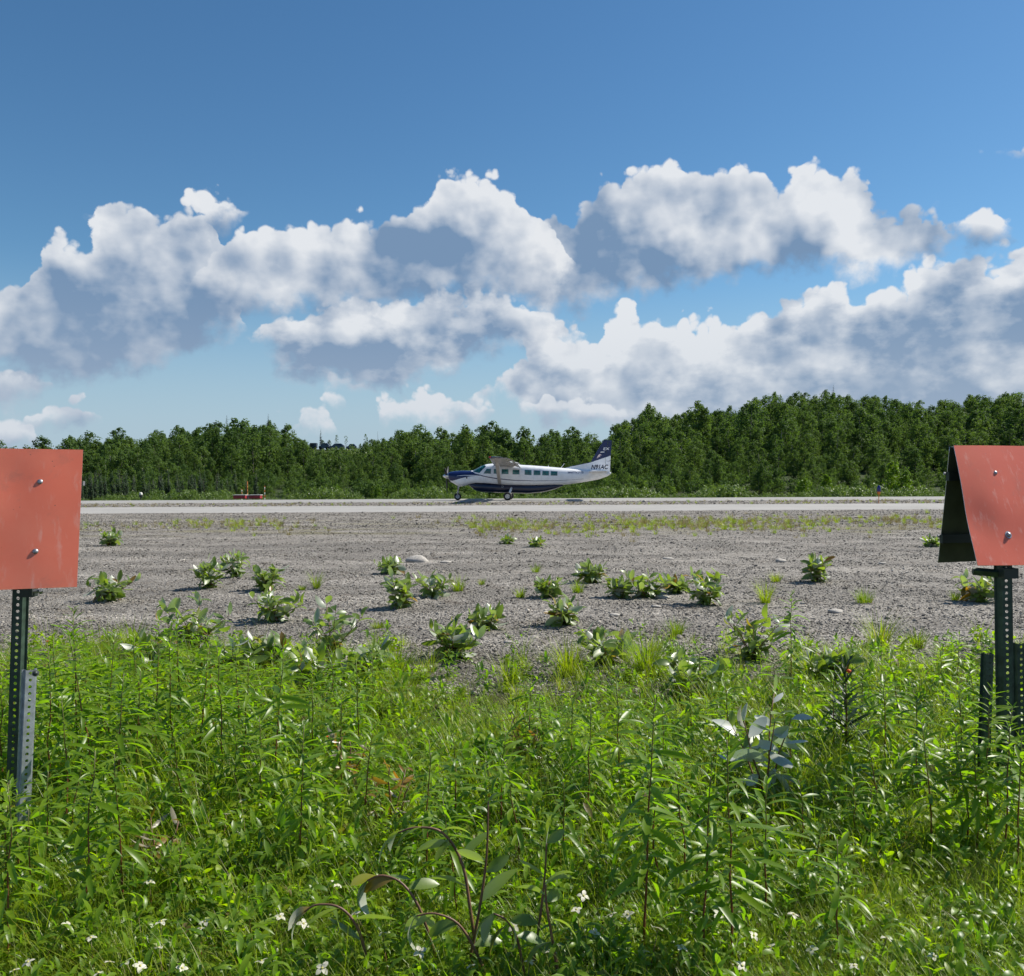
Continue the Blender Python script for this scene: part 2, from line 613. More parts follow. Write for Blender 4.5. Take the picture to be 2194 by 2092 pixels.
def gravel_color(T, pos, fine=True):
    """grey crushed stone: cells of differing tone"""
    v1 = T.voro(pos, 26.0)
    v2 = T.voro(pos, 61.0)
    sp = T.new('ShaderNodeSeparateColor')
    T.l.new(v1.outputs['Color'], sp.inputs[0])
    sp2 = T.new('ShaderNodeSeparateColor')
    T.l.new(v2.outputs['Color'], sp2.inputs[0])
    tone = T.m('ADD', T.m('MULTIPLY', sp.outputs[0], 0.6), T.m('MULTIPLY', sp2.outputs[0], 0.4))
    c = T.ramp(tone, [(0.0, (0.075, 0.067, 0.058)), (0.4, (0.20, 0.182, 0.160)), (0.75, (0.31, 0.285, 0.252)), (1.0, (0.52, 0.47, 0.41))])
    h = T.m('ADD', T.m('MULTIPLY', v1.outputs['Distance'], -0.9), T.m('MULTIPLY', v2.outputs['Distance'], -0.35))
    return c, h


def ground_mat():
    m, T, b = material('ground')
    geo = T.new('ShaderNodeNewGeometry')
    P = geo.outputs['Position']
    sp = T.new('ShaderNodeSeparateXYZ')
    T.l.new(P, sp.inputs[0])
    yy = sp.outputs[1]
    c, h = gravel_color(T, P)
    # long light and dark bands left by grading, and patches
    bands = T.noise(T.vmul(P, (0.10, 0.9, 1.0)), 1.0, 4, 0.6).outputs['Fac']
    patch = T.noise(P, 0.7, 5, 0.6).outputs['Fac']
    k = T.m('MULTIPLY', T.mr(bands, 0.3, 0.7, 0.78, 1.2), T.mr(patch, 0.3, 0.7, 0.82, 1.15))
    sc = T.new('ShaderNodeVectorMath', operation='SCALE')
    T.l.new(c, sc.inputs[0])
    T.l.new(k, sc.inputs['Scale'])
    c = sc.outputs[0]
    # brownish fines and moss in places
    fines = T.noise(P, 1.6, 5, 0.65).outputs['Fac']
    c = T.mix(T.mr(fines, 0.56, 0.70, 0.0, 0.45), c, (0.17, 0.135, 0.10))
    dry = T.m('MULTIPLY', T.mr(yy, 24, 27), T.mr(yy, 37, 33))
    dry = T.m('MULTIPLY', dry, T.mr(T.noise(T.vmul(P, (0.22, 0.7, 1)), 1.0, 5, 0.65).outputs['Fac'], 0.46, 0.62))
    c = T.mix(T.m('MULTIPLY', dry, 0.55), c, (0.21, 0.19, 0.085))
    # soil and litter under the meadow
    soil = T.mix(T.noise(P, 9, 6, 0.7).outputs['Fac'], (0.022, 0.019, 0.011), (0.075, 0.070, 0.028))
    edge = T.m('ADD', yy, T.m('MULTIPLY', T.m('SUBTRACT', patch, 0.5), 3.0))
    c = T.mix(T.mr(edge, 8.4, 6.4), c, soil)
    # green verge and forest floor beyond the runway
    fl = T.mix(T.noise(P, 0.8, 6, 0.7).outputs['Fac'], (0.02, 0.03, 0.012), (0.06, 0.085, 0.025))
    c = T.mix(T.mr(yy, 71.5, 76), c, fl)
    T.put(b.inputs['Base Color'], c)
    b.inputs['Roughness'].default_value = 0.9
    b.inputs['Specular IOR Level'].default_value = 0.25
    bp = T.new('ShaderNodeBump')
    bp.inputs['Strength'].default_value = 0.85
    bp.inputs['Distance'].default_value = 0.03
    T.l.new(h, bp.inputs['Height'])
    T.l.new(bp.outputs[0], b.inputs['Normal'])
    return m


def pave_mat(name, tint):
    m, T, b = material(name)
    geo = T.new('ShaderNodeNewGeometry')
    P = geo.outputs['Position']
    n1 = T.noise(T.vmul(P, (0.12, 1.4, 1)), 1.0, 4, 0.6).outputs['Fac']
    n2 = T.noise(P, 22, 4, 0.7).outputs['Fac']
    n3 = T.noise(P, 0.5, 4, 0.6).outputs['Fac']
    k = T.m('MULTIPLY', T.m('MULTIPLY', T.mr(n1, 0.3, 0.7, 0.90, 1.08), T.mr(n2, 0.3, 0.7, 0.86, 1.14)), T.mr(n3, 0.3, 0.7, 0.93, 1.06))
    sc = T.new('ShaderNodeVectorMath', operation='SCALE')
    sc.inputs[0].default_value = tint
    T.l.new(k, sc.inputs['Scale'])
    T.l.new(sc.outputs[0], b.inputs['Base Color'])
    b.inputs['Roughness'].default_value = 0.85
    b.inputs['Specular IOR Level'].default_value = 0.3
    return m


M['ground'] = ground_mat()
M['taxiway'] = pave_mat('taxiway', (0.34, 0.325, 0.305))
M['runway'] = pave_mat('runway', (0.31, 0.30, 0.28))


def stone_mat():
    m, T, b = material('stone')
    oi = T.new('ShaderNodeObjectInfo')
    geo = T.new('ShaderNodeNewGeometry')
    n = T.noise(geo.outputs['Position'], 60, 4, 0.6).outputs['Fac']
    f = T.m('ADD', T.m('MULTIPLY', oi.outputs['Random'], 0.8), T.m('MULTIPLY', n, 0.25))
    c = T.ramp(f, [(0.0, (0.055, 0.049, 0.042)), (0.35, (0.175, 0.159, 0.140)), (0.7, (0.32, 0.292, 0.255)), (1.0, (0.60, 0.54, 0.46))])
    P = geo.outputs['Position']
    bands = T.noise(T.vmul(P, (0.10, 0.9, 1.0)), 1.0, 4, 0.6).outputs['Fac']
    patch = T.noise(P, 0.7, 5, 0.6).outputs['Fac']
    sc = T.new('ShaderNodeVectorMath', operation='SCALE')
    T.l.new(c, sc.inputs[0])
    T.l.new(T.m('MULTIPLY', T.mr(bands, 0.3, 0.7, 0.66, 1.14), T.mr(patch, 0.3, 0.7, 0.72, 1.12)), sc.inputs['Scale'])
    fines = T.noise(P, 1.6, 5, 0.65).outputs['Fac']
    c = T.mix(T.mr(fines, 0.50, 0.68, 0.0, 0.5), sc.outputs[0], (0.15, 0.118, 0.085))
    T.put(b.inputs['Base Color'], c)
    b.inputs['Roughness'].default_value = 0.8
    b.inputs['Specular IOR Level'].default_value = 0.3
    return m


M['stone'] = stone_mat()
M['pale_rock'] = simple('pale_rock', (0.40, 0.37, 0.33), 0.85, var=0.25, vscale=14, bump=0.6)

# ------------------------------------------------------------------ the setting: terrain, taxiway, runway
RIDGE = [(-700, 1030), (-300, 1035), (-100, 1030), (0, 1024), (100, 1008), (250, 996), (420, 982), (560, 975), (640, 962), (770, 962), (830, 980), (950, 997), (1120, 1006),
         (1290, 1000), (1330, 972), (1400, 944), (1470, 955), (1540, 935), (1680, 912), (1800, 912), (1950, 926), (2100, 918), (2194, 905), (2500, 890), (3000, 900)]
RX = np.array([p[0] for p in RIDGE], float)
RY = np.array([p[1] for p in RIDGE], float)


def ridge_dist(px):
    return 205 + 25 * sstep(1100, 1700, px)


def terrain(x, y):
    z = 0.0
    if y > 73:
        z = -1.15 * sstep(73, 86, y)
    if y > 120:
        px = CX + FPX * x / y
        dr = ridge_dist(px)
        ry = float(np.interp(px, RX, RY))
        zr = EYE + (HOR - ry) * dr / FPX
        t = min(1.0, max(0.0, (y - 124) / (dr - 124)))
        z = -1.15 + (zr + 1.15) * (t ** 0.85) * (0.75 + 0.25 * t)
        z += 0.35 * math.sin(x * 0.11 + 1.3) * math.sin(y * 0.13) * min(1, t * 4)
    elif y < 45:
        z += (0.025 * math.sin(x * 0.9 + 0.7) * math.sin(y * 0.8) + 0.012 * math.sin(x * 2.3) * math.sin(y * 2.7 + 1)) * sstep(45, 38, y)
    return z


def build_ground():
    ys = list(np.arange(-6, 14, 0.5)) + list(np.arange(14, 46, 1.0)) + list(np.arange(46, 90, 2.0)) + list(np.arange(90, 260, 4.0)) + [270, 300, 350, 450, 700, 1200, 2500]
    us = np.linspace(-1, 1, 161)
    vs, fs = [], []
    for y in ys:
        half = 16 + max(0, y) * 1.25
        for u in us:
            x = u * half
            yy = min(y, 250)
            z = terrain(x * (yy / y if y > 250 else 1), yy)
            vs.append((x, y, z))
    n = len(us)
    for j in range(len(ys) - 1):
        for i in range(n - 1):
            fs.append((j * n + i, j * n + i + 1, (j + 1) * n + i + 1, (j + 1) * n + i))
    o = obj('ground', mesh('ground', vs, fs, M['ground']))
    tag(o, kind='structure')


def strip(name, y0, y1, z, mat, amp):
    vs, fs = [], []
    n = 500
    for i in range(n + 1):
        x = -160 + 320 * i / n
        w0 = amp * (math.sin(x * 0.7) + math.sin(x * 1.9 + 1) * 0.6 + rnd.uniform(-0.6, 0.6))
        w1 = amp * (math.sin(x * 0.6 + 2) + math.sin(x * 2.2) * 0.6 + rnd.uniform(-0.6, 0.6))
        vs += [(x, y0 + w0 - 0.3, -0.03), (x, y0 + w0, z), (x, y1 + w1, z), (x, y1 + w1 + 0.3, -0.03)]
    for i in range(n):
        a, b = i * 4, i * 4 + 4
        for k in range(3):
            fs.append((a + k, b + k, b + k + 1, a + k + 1))
    o = obj(name, mesh(name, vs, fs, mat, smooth=False))
    tag(o, kind='structure')
    return o


build_ground()
strip('taxiway', 44.0, 53.2, 0.03, M['taxiway'], 0.10)
strip('runway', 63.2, 71.5, 0.035, M['runway'], 0.08)


# ------------------------------------------------------------------ scattering (ground cover that nobody could count)
def proto(name, me):
    return bpy.data.objects.new(name, me)


def scatter(name, protos, pts, rots, scales, idx, label, cat=None):
    me = bpy.data.meshes.new(name)
    me.from_pydata([tuple(p) for p in pts], [], [])
    a = me.attributes.new('rot', 'FLOAT_VECTOR', 'POINT')
    a.data.foreach_set('vector', np.asarray(rots, np.float32).ravel())
    a = me.attributes.new('scl', 'FLOAT_VECTOR', 'POINT')
    sc = np.asarray(scales, np.float32)
    if sc.ndim == 1:
        sc = np.stack([sc] * 3, 1)
    a.data.foreach_set('vector', sc.ravel())
    a = me.attributes.new('idx', 'INT', 'POINT')
    a.data.foreach_set('value', np.asarray(idx, np.int32))
    o = obj(name, me)
    ng = bpy.data.node_groups.new(name, 'GeometryNodeTree')
    ng.interface.new_socket('Geometry', in_out='INPUT', socket_type='NodeSocketGeometry')
    ng.interface.new_socket('Geometry', in_out='OUTPUT', socket_type='NodeSocketGeometry')
    gi = ng.nodes.new('NodeGroupInput')
    go = ng.nodes.new('NodeGroupOutput')
    jn = ng.nodes.new('GeometryNodeJoinGeometry')
    for p in protos:
        oi = ng.nodes.new('GeometryNodeObjectInfo')
        oi.inputs['Object'].default_value = p
        oi.inputs['As Instance'].default_value = True
        ng.links.new(oi.outputs['Geometry'], jn.inputs[0])
    ip = ng.nodes.new('GeometryNodeInstanceOnPoints')
    ip.inputs['Pick Instance'].default_value = True
    ng.links.new(gi.outputs[0], ip.inputs['Points'])
    ng.links.new(jn.outputs[0], ip.inputs['Instance'])

    def attr(nm, typ):
        nd = ng.nodes.new('GeometryNodeInputNamedAttribute')
        nd.data_type = typ
        nd.inputs['Name'].default_value = nm
        return nd.outputs[0]
    ng.links.new(attr('idx', 'INT'), ip.inputs['Instance Index'])
    e2r = ng.nodes.new('FunctionNodeEulerToRotation')
    ng.links.new(attr('rot', 'FLOAT_VECTOR'), e2r.inputs[0])
    ng.links.new(e2r.outputs[0], ip.inputs['Rotation'])
    ng.links.new(attr('scl', 'FLOAT_VECTOR'), ip.inputs['Scale'])
    ng.links.new(ip.outputs[0], go.inputs[0])
    md = o.modifiers.new('scatter', 'NODES')
    md.node_group = ng
    tag(o, label, cat, kind='stuff')
    return o


# ------------------------------------------------------------------ leaves
def leaf_geo(L, W, droop, fold, kind='lance', n=5, twist=0.0):
    vs, fs = [], []
    x = z = 0.0
    for i in range(n + 1):
        t = i / n
        if i:
            th = -droop * (t - 0.5 / n)
            x += L / n * math.cos(th)
            z += L / n * math.sin(th)
        if kind == 'lance':
            w = W * (0.10 + 2.05 * (t ** 0.75) * ((1 - t) ** 0.85)) if t < 1 else 0.0
        elif kind == 'ovate':
            w = W * (0.06 if t < 0.12 else 1.95 * ((t - 0.1) ** 0.55) * ((1 - t) ** 0.72)) if t < 1 else 0.0
        else:
            w = W * (1 - t) ** 0.6 if t < 1 else 0.0
        tw = twist * t
        dy, dz = w * math.cos(tw), w * math.sin(tw)
        vs += [(x, dy, z + fold * w + dz), (x, 0, z), (x, -dy, z + fold * w - dz)]
    for i in range(n):
        a, b = i * 3, i * 3 + 3
        fs += [(a + 1, b + 1, b, a), (a + 2, b + 2, b + 1, a + 1)]
    return vs, fs


def blade_geo(L, W, droop, n=4):
    vs, fs = [], []
    x = z = 0.0
    for i in range(n + 1):
        t = i / n
        if i:
            th = R(88) - droop * (t - 0.5 / n) ** 1.3
            x += L / n * math.cos(th)
            z += L / n * math.sin(th)
        w = W * (1 - 0.9 * t ** 1.6)
        vs += [(x, w, z), (x, -w, z)]
    for i in range(n):
        a, b = 2 * i, 2 * i + 2
        fs.append((a, a + 1, b + 1, b))
    return vs, fs


def xf(vs, mat):
    return [mat @ Vector(v) for v in vs]


def pose(loc, yaw, pitch, roll=0.0, s=1.0):
    return Matrix.Translation(loc) @ Euler((roll, -pitch, yaw), 'XYZ').to_matrix().to_4x4() @ Matrix.Scale(s, 4)


# ------------------------------------------------------------------ trees
def crown_mesh(name, H, Wd, seed, mat, low=0.16, ncl=38, nleaf=34, size=0.30, shape=1.0):
    r = random.Random(seed)
    vs, fs = [], []
    for c in range(ncl):
        t = low + (1 - low) * (c + r.random()) / ncl
        k = (t - low) / (1 - low)
        env = Wd * 0.5 * max(0.06, 1 - abs((k - 0.46) / 0.585) ** 3.0) * shape
        a = r.uniform(0, 2 * math.pi)
        rr = env * math.sqrt(r.uniform(0.08, 1.0)) * 0.86
        cx, cy, cz = rr * math.cos(a), rr * math.sin(a), t * H * 0.96
        cr = r.uniform(0.30, 0.62) * Wd * 0.36 * (1.05 - 0.25 * k)
        for q in range(nleaf):
            d = Vector((r.gauss(0, 1), r.gauss(0, 1), r.gauss(0, 1))).normalized()
            rad = cr * r.uniform(0.55, 1.08)
            p = Vector((cx + d.x * rad, cy + d.y * rad, cz + d.z * rad * 1.25))
            nrm = (d + Vector((r.gauss(0, 0.5), r.gauss(0, 0.5), r.gauss(0.25, 0.5)))).normalized()
            ax = nrm.orthogonal().normalized()
            ax = Matrix.Rotation(r.uniform(0, 6.28), 3, nrm) @ ax
            bx = nrm.cross(ax)
            s = size * r.uniform(0.6, 1.25)
            o = len(vs)
            vs += [p - ax * s * 0.5, p + bx * s * 0.34, p + ax * s * 0.6, p - bx * s * 0.34]
            fs.append((o, o + 1, o + 2, o + 3))
    return mesh(name, vs, fs, mat, smooth=False)


def trunk_mesh(name, H, seed, mat, r0=0.11):
    r = random.Random(seed)
    b = MB()
    bx, by = r.uniform(-.25, .25), r.uniform(-.25, .25)
    pts = [(bx * t * t, by * t * t, H * 0.94 * t - 0.15) for t in (0, .25, .5, .75, 1)]
    b.tube(pts, [r0, r0 * .85, r0 * .62, r0 * .4, r0 * .12], 6)
    for k in range(9):
        t = r.uniform(0.2, 0.85)
        a = r.uniform(0, 6.28)
        p = Vector((bx * t * t, by * t * t, H * 0.94 * t - 0.15))
        l = H * 0.15 * (1.1 - t * 0.7)
        q = p + Vector((math.cos(a) * l, math.sin(a) * l, l * 0.9))
        b.tube([p, (p + q) / 2 + Vector((0, 0, -0.05)), q], [r0 * .35, r0 * .25, r0 * .08], 4, caps=False)
    return b.mesh(name, mat, True)


def spruce_mesh(name, H, Wd, seed, mat, dens=1.0, nl=26, bare=0.06):
    r = random.Random(seed)
    vs, fs = [], []
    for i in range(nl):
        t = bare + (1 - bare) * i / nl
        env = Wd * 0.5 * (1 - t) ** 0.8 * r.uniform(0.7, 1.1) + 0.05
        nb = max(4, int(9 * dens * (1 - 0.5 * t)))
        for k in range(nb):
            if r.random() > dens:
                continue
            a = 6.28 * k / nb + r.uniform(-.4, .4) + i
            l = env * r.uniform(0.65, 1.1)
            z = t * H
            w = l * 0.30 + 0.05
            d = Vector((math.cos(a), math.sin(a), 0))
            sd = Vector((-math.sin(a), math.cos(a), 0))
            p0 = Vector((0, 0, z))
            p1 = d * l * 0.6 + Vector((0, 0, z - l * 0.18))
            p2 = d * l + Vector((0, 0, z - l * 0.22))
            o = len(vs)
            vs += [p0, p1 + sd * w - Vector((0, 0, w * .5)), p2, p1 - sd * w - Vector((0, 0, w * .5)), p1 + Vector((0, 0, 0.04))]
            fs += [(o, o + 1, o + 4), (o + 1, o + 2, o + 4), (o + 2, o + 3, o + 4), (o + 3, o, o + 4)]
    return mesh(name, vs, fs, mat, smooth=False)


def joined(name, a, b):
    """crown and trunk in one mesh, for the uncounted mass"""
    va = [tuple(v.co) for v in a.vertices]
    vb = [tuple(v.co) for v in b.vertices]
    fa = [tuple(p.vertices) for p in a.polygons]
    fb = [tuple(i + len(va) for i in p.vertices) for p in b.polygons]
    return mesh(name, va + vb, fa + fb, [a.materials[0], b.materials[0]], False, [0] * len(fa) + [1] * len(fb))


BIRCH = []
for k in range(9):
    H = [8.6, 7.6, 9.2, 6.8, 8.0, 7.2, 9.0, 6.4, 7.8][k]
    Wd = [4.2, 4.0, 3.7, 4.3, 3.3, 4.7, 4.1, 3.7, 3.2][k]
    cr = crown_mesh('crown', H, Wd, 100 + k, M['birch_leaf'], low=[.05, .03, .08, .03, .06, .02, .10, .03, .05][k], ncl=46, nleaf=46, size=0.32)
    tr = trunk_mesh('trunk', H, 200 + k, M['pale_bark'] if k % 2 else M['bark'])
    BIRCH.append((H, Wd, cr, tr, proto('tree_form', joined('tree_form', cr, tr))))
SPRUCE = []
for k in range(4):
    H = [4.0, 3.4, 9.5, 8.5][k]
    Wd = [1.1, 1.0, 2.2, 1.7][k]
    cr = spruce_mesh('crown', H, Wd, 300 + k, M['spruce_leaf'], [1, 1, .8, .7][k], [22, 20, 34, 30][k], [.05, .05, .25, .3][k])
    tr = trunk_mesh('trunk', H, 330 + k, M['bark'], 0.06 if k < 2 else 0.10)
    SPRUCE.append((H, Wd, cr, tr))


def place_trees():
    cand = []
    # jittered grid
    y = 127.0
    while y < 246:
        sp = 4.5 + (y - 131) * 0.006
        x = -y * 0.64 - 6
        while x < y * 0.64 + 6:
            xx, yy = x + rnd.uniform(-2.3, 2.3), y + rnd.uniform(-2.1, 2.1)
            x += sp
            px = CX + FPX * xx / yy
            if yy > ridge_dist(px) + 10:
                continue
            if 628 < px < 800 and 196 < yy < 207:
                continue
            cand.append((xx, yy, px))
        y += sp * 0.92
    trees = []
    for xx, yy, px in cand:
        k = rnd.randrange(len(BIRCH))
        s = rnd.uniform(0.68, 1.14) * (0.86 + 0.34 * (0.5 + 0.5 * math.sin(xx * 0.21 + 2 * math.sin(yy * 0.09)) * math.sin(yy * 0.17 + xx * 0.05)))
        s *= 0.46 + 0.54 * sstep(126, 165, yy)
        if yy > ridge_dist(px) - 14:
            s = 0.5 * s + 0.5 * 0.95
        if px < 700:
            s *= 0.95
        s *= rnd.choice((0.85, 1.0, 1.0, 1.08))
        if 628 < px < 850:      # keep the view of the hilltop clearing open
            lv = float(np.interp(px, [628, 655, 668, 768, 790, 850], [915, 935, 960, 960, 938, 925])) if yy < 206 else 936.0
            lim = at(px, lv + rnd.uniform(2, 16), yy).z - terrain(xx, yy)
            s = min(s, lim / BIRCH[k][0])
            if s < 0.22:
                continue
        trees.append([xx, yy, terrain(xx, yy), k, s, px])
    # how much of each shows: paint them far to near on a coarse raster
    S = 4
    Wp, Hp = 2194 // S, 2092 // S
    ras = -np.ones((Hp, Wp), np.int32)
    order = sorted(range(len(trees)), key=lambda i: -trees[i][1])
    for i in order:
        x, y, z, k, s, px = trees[i]
        H, Wd = BIRCH[k][0] * s, BIRCH[k][1] * s
        u, v1 = px_of(x, y, z + H)
        _, v0 = px_of(x, y, z + 0.1 * H)
        w = FPX * Wd * 0.42 / y
        a, b = int(max(0, (u - w) / S)), int(min(Wp, (u + w) / S + 1))
        c, d = int(max(0, v1 / S)), int(min(Hp, v0 / S + 1))
        if b > a and d > c:
            ras[c:d, a:b] = i
    ids, cnt = np.unique(ras[ras >= 0], return_counts=True)
    vis = dict(zip(ids.tolist(), cnt.tolist()))
    best = sorted(vis, key=lambda i: -vis[i])[:296]
    chosen = set(best)
    zones = [(0, 330, 'leafy birch tree on the low hill right behind the left orange sign'),
             (330, 640, 'leafy birch tree on the hill above the small red runway boxes'),
             (640, 950, 'leafy birch tree below the hilltop clearing, left of the airplane nose'),
             (950, 1310, 'leafy birch tree on the low slope directly behind the airplane'),
             (1310, 1560, 'leafy birch tree where the hillside starts to climb, right of the airplane tail'),
             (1560, 1850, 'leafy birch tree on the high part of the wooded hillside, right of the airplane'),
             (1850, 9999, 'leafy birch tree on the wooded hillside behind the right orange sign and blue light')]
    rest = []
    for i, (x, y, z, k, s, px) in enumerate(trees):
        rz = rnd.uniform(0, 6.28)
        if i in chosen:
            H, Wd, cr, tr, _ = BIRCH[k]
            zi = next((j for j, q in enumerate(zones) if px < q[1]), 6)
            o = thing('birch_tree', zones[zi][2], 'tree', (x, y, z), rz, 'birch trees, ' + ('left end', 'above the red boxes', 'below the clearing', 'behind the airplane', 'start of the climb', 'high hillside', 'right end')[zi])
            o.scale = (s * rnd.uniform(1.0, 1.25), s * rnd.uniform(1.0, 1.25), s * 0.93)
            obj('crown', cr, o)
            obj('trunk', tr, o)
        else:
            rest.append((x, y, z, k, s, rz))
    scatter('hillside_wood', [b[4] for b in BIRCH], [(r[0], r[1], r[2]) for r in rest], [(0, 0, r[5]) for r in rest],
            [(r[4] * 1.12, r[4] * 1.12, r[4] * 0.93) for r in rest], [r[3] for r in rest], 'mass of further green birch trees filling the hillside wood')
    print('TREES', len(trees), 'single', len(chosen))


place_trees()


def spruce(px, Y, k, s, label, group=None, z=None):
    x = (px - CX) / FPX * Y
    o = thing('spruce_tree', label, 'tree', (x, Y, terrain(x, Y) if z is None else z), rnd.uniform(0, 6.28), group)
    o.scale = (s, s, s)
    obj('crown', SPRUCE[k][2], o)
    obj('trunk', SPRUCE[k][3], o)
    return o


# short black spruces in a row in front of the wood on the left
px = 150
while px < 560:
    for q in range(2):
        spruce(px + rnd.uniform(-9, 9), rnd.uniform(112, 124), rnd.randrange(2), rnd.uniform(0.7, 1.15),
               'short narrow black spruce in the row at the foot of the wood, left half', 'short spruces in a row at the foot of the wood')
    px += 11 if px < 430 else 22
for px, ytop, lab in ((487, 888, 'tall thin spruce tip above the treetops, over the red runway boxes'),
                      (576, 886, 'tall thin spruce tip on the skyline left of the hilltop vehicles'),
                      (688, 918, 'lone thin spruce standing behind the hilltop vehicles'),
                      (1122, 912, 'sparse thin spruce spire on the skyline above the airplane cabin'),
                      (1262, 922, 'sparse thin spruce on the skyline left of the airplane fin'),
                      (1786, 824, 'thin spruce tip above the highest treetops of the right hillside'),
                      (905, 925, 'thin spruce tip above the trees left of the airplane nose')):
    Yd = ridge_dist(px) + 2
    x = (px - CX) / FPX * Yd
    z0 = terrain(x, Yd)
    top = at(px, ytop, Yd).z
    k = 2 + (px % 2)
    spruce(px, Yd, k, max(0.4, (top - z0) / SPRUCE[k][0]), lab)
# sparse, half bare trees on the clearing
bare = trunk_mesh('trunk', 7.0, 77, M['bark'], 0.09)
thin = crown_mesh('crown', 7.0, 2.2, 78, M['birch_leaf'], 0.45, 12, 14, 0.3)
for px, ytop, lab in ((722, 932, 'thin half bare tree behind the middle of the hilltop vehicles'), (742, 934, 'thin half bare tree behind the right end of the hilltop vehicles'),
                      (784, 930, 'small sparse tree right of the hilltop vehicles'), (811, 922, 'bare dead tree on the skyline right of the hilltop vehicles'),
                      (850, 930, 'slim sparse tree where the wood resumes right of the clearing')):
    Yd = ridge_dist(px) + 3
    x = (px - CX) / FPX * Yd
    z0 = terrain(x, Yd)
    o = thing('sparse_tree', lab, 'tree', (x, Yd, z0), rnd.uniform(0, 6))
    s = (at(px, ytop, Yd).z - z0) / 6.7
    o.scale = (s, s, s)
    obj('trunk', bare, o)
    if px != 811:
        obj('crown', thin, o)

# two bright young trees and a tall light one at the wood's edge on the right
YT = [(crown_mesh('crown', 3.2, 2.6, 401, M['young_leaf'], 0.04, 46, 40, 0.22), trunk_mesh('trunk', 3.2, 402, M['bark'], 0.05)),
      (crown_mesh('crown', 3.6, 2.0, 403, M['young_leaf'], 0.04, 44, 40, 0.22), trunk_mesh('trunk', 3.6, 404, M['bark'], 0.05)),
      (crown_mesh('crown', 5.4, 2.6, 405, M['young_leaf'], 0.05, 46, 40, 0.26), trunk_mesh('trunk', 5.4, 406, M['bark'], 0.07))]
for px, ytop, k, lab in ((1722, 1026, 0, 'round bright green young tree, left of the two at the edge of the dark wood'),
                         (1770, 1017, 1, 'upright bright green young tree, right of the two at the edge of the dark wood'),
                         (1912, 988, 2, 'taller bright green tree behind the blue light on its stake'),
                         (1940, 1010, 1, 'narrow bright green tree right of the blue light on its stake'),
                         (810, 1040, 1, 'small bright green pointed tree at the verge left of the airplane nose'),
                         (720, 1040, 0, 'small bright green bushy tree at the verge right of the red boxes')):
    Yd = 112.0
    x = (px - CX) / FPX * Yd
    o = thing('young_tree', lab, 'tree', (x, Yd, terrain(x, Yd)), rnd.uniform(0, 6))
    s = (at(px, ytop, Yd).z - terrain(x, Yd)) / ([3.2, 3.6, 5.4][k])
    o.scale = (s, s, s)
    obj('crown', YT[k][0], o)
    obj('trunk', YT[k][1], o)

# willow scrub along the foot of the wood and on the clearing: one thick mass
BUSH = [proto('bush_form', crown_mesh('bush_form', 1.6, 1.9, 500 + k, M['bush_leaf'], 0.02, 16, 26, 0.17)) for k in range(4)]
pts, rots, scl, idx = [], [], [], []
for k in range(1100):
    Yd = rnd.uniform(92, 121)
    x = rnd.uniform(-.64, .64) * Yd
    pxx = CX + FPX * x / Yd
    hs = 0.75 if 1330 < pxx < 1650 else (0.62 if pxx < 480 else 0.7)
    hs *= 0.60 + 0.85 * (0.5 + 0.5 * math.sin(pxx * 0.021 + 1.3 * math.sin(pxx * 0.0083)))
    pts.append((x, Yd, terrain(x, Yd) - 0.1))
    rots.append((0, 0, rnd.uniform(0, 6.28)))
    scl.append(rnd.uniform(0.5, 1.15) * hs + 0.1)
    idx.append(rnd.randrange(4))
for k in range(200):
    Yd = rnd.uniform(150, 204)
    pxx = rnd.uniform(632, 860)
    x = (pxx - CX) / FPX * Yd
    pts.append((x, Yd, terrain(x, Yd) - 0.15))
    rots.append((0, 0, rnd.uniform(0, 6.28)))
    scl.append(rnd.uniform(0.6, 1.5) if Yd < 192 else rnd.uniform(.4, .6))
    idx.append(rnd.randrange(4))
UNDER = [proto('thicket_form', crown_mesh('thicket_form', 2.4, 2.6, 520 + k, M['birch_leaf'], 0.01, 20, 26, 0.24)) for k in range(3)]
up, ur, us, ui = [], [], [], []
for k in range(700):
    Yd = rnd.uniform(121, 160)
    x = rnd.uniform(-.64, .64) * Yd
    up.append((x, Yd, terrain(x, Yd) - 0.2))
    ur.append((0, 0, rnd.uniform(0, 6.28)))
    us.append(rnd.uniform(.6, 1.2))
    ui.append(rnd.randrange(3))
scatter('thicket', UNDER, up, ur, us, ui, 'dark leafy thicket filling the gaps under the trees')
scatter('willow_scrub', BUSH, pts, rots, scl, idx, 'low light green willow scrub along the foot of the wood')


# ------------------------------------------------------------------ the airplane
def paint(name, col, rough=0.28):
    m, T, b = material(name)
    tc = T.new('ShaderNodeTexCoord')
    n = T.noise(tc.outputs['Object'], 2.5, 5, 0.6).outputs['Fac']
    vm = T.new('ShaderNodeVectorMath', operation='SCALE')
    vm.inputs[0].default_value = col
    T.l.new(T.mr(n, 0.3, 0.7, 0.92, 1.05), vm.inputs['Scale'])
    T.l.new(vm.outputs[0], b.inputs['Base Color'])
    b.inputs['Roughness'].default_value = rough
    b.inputs['Coat Weight'].default_value = 0.3
    return m


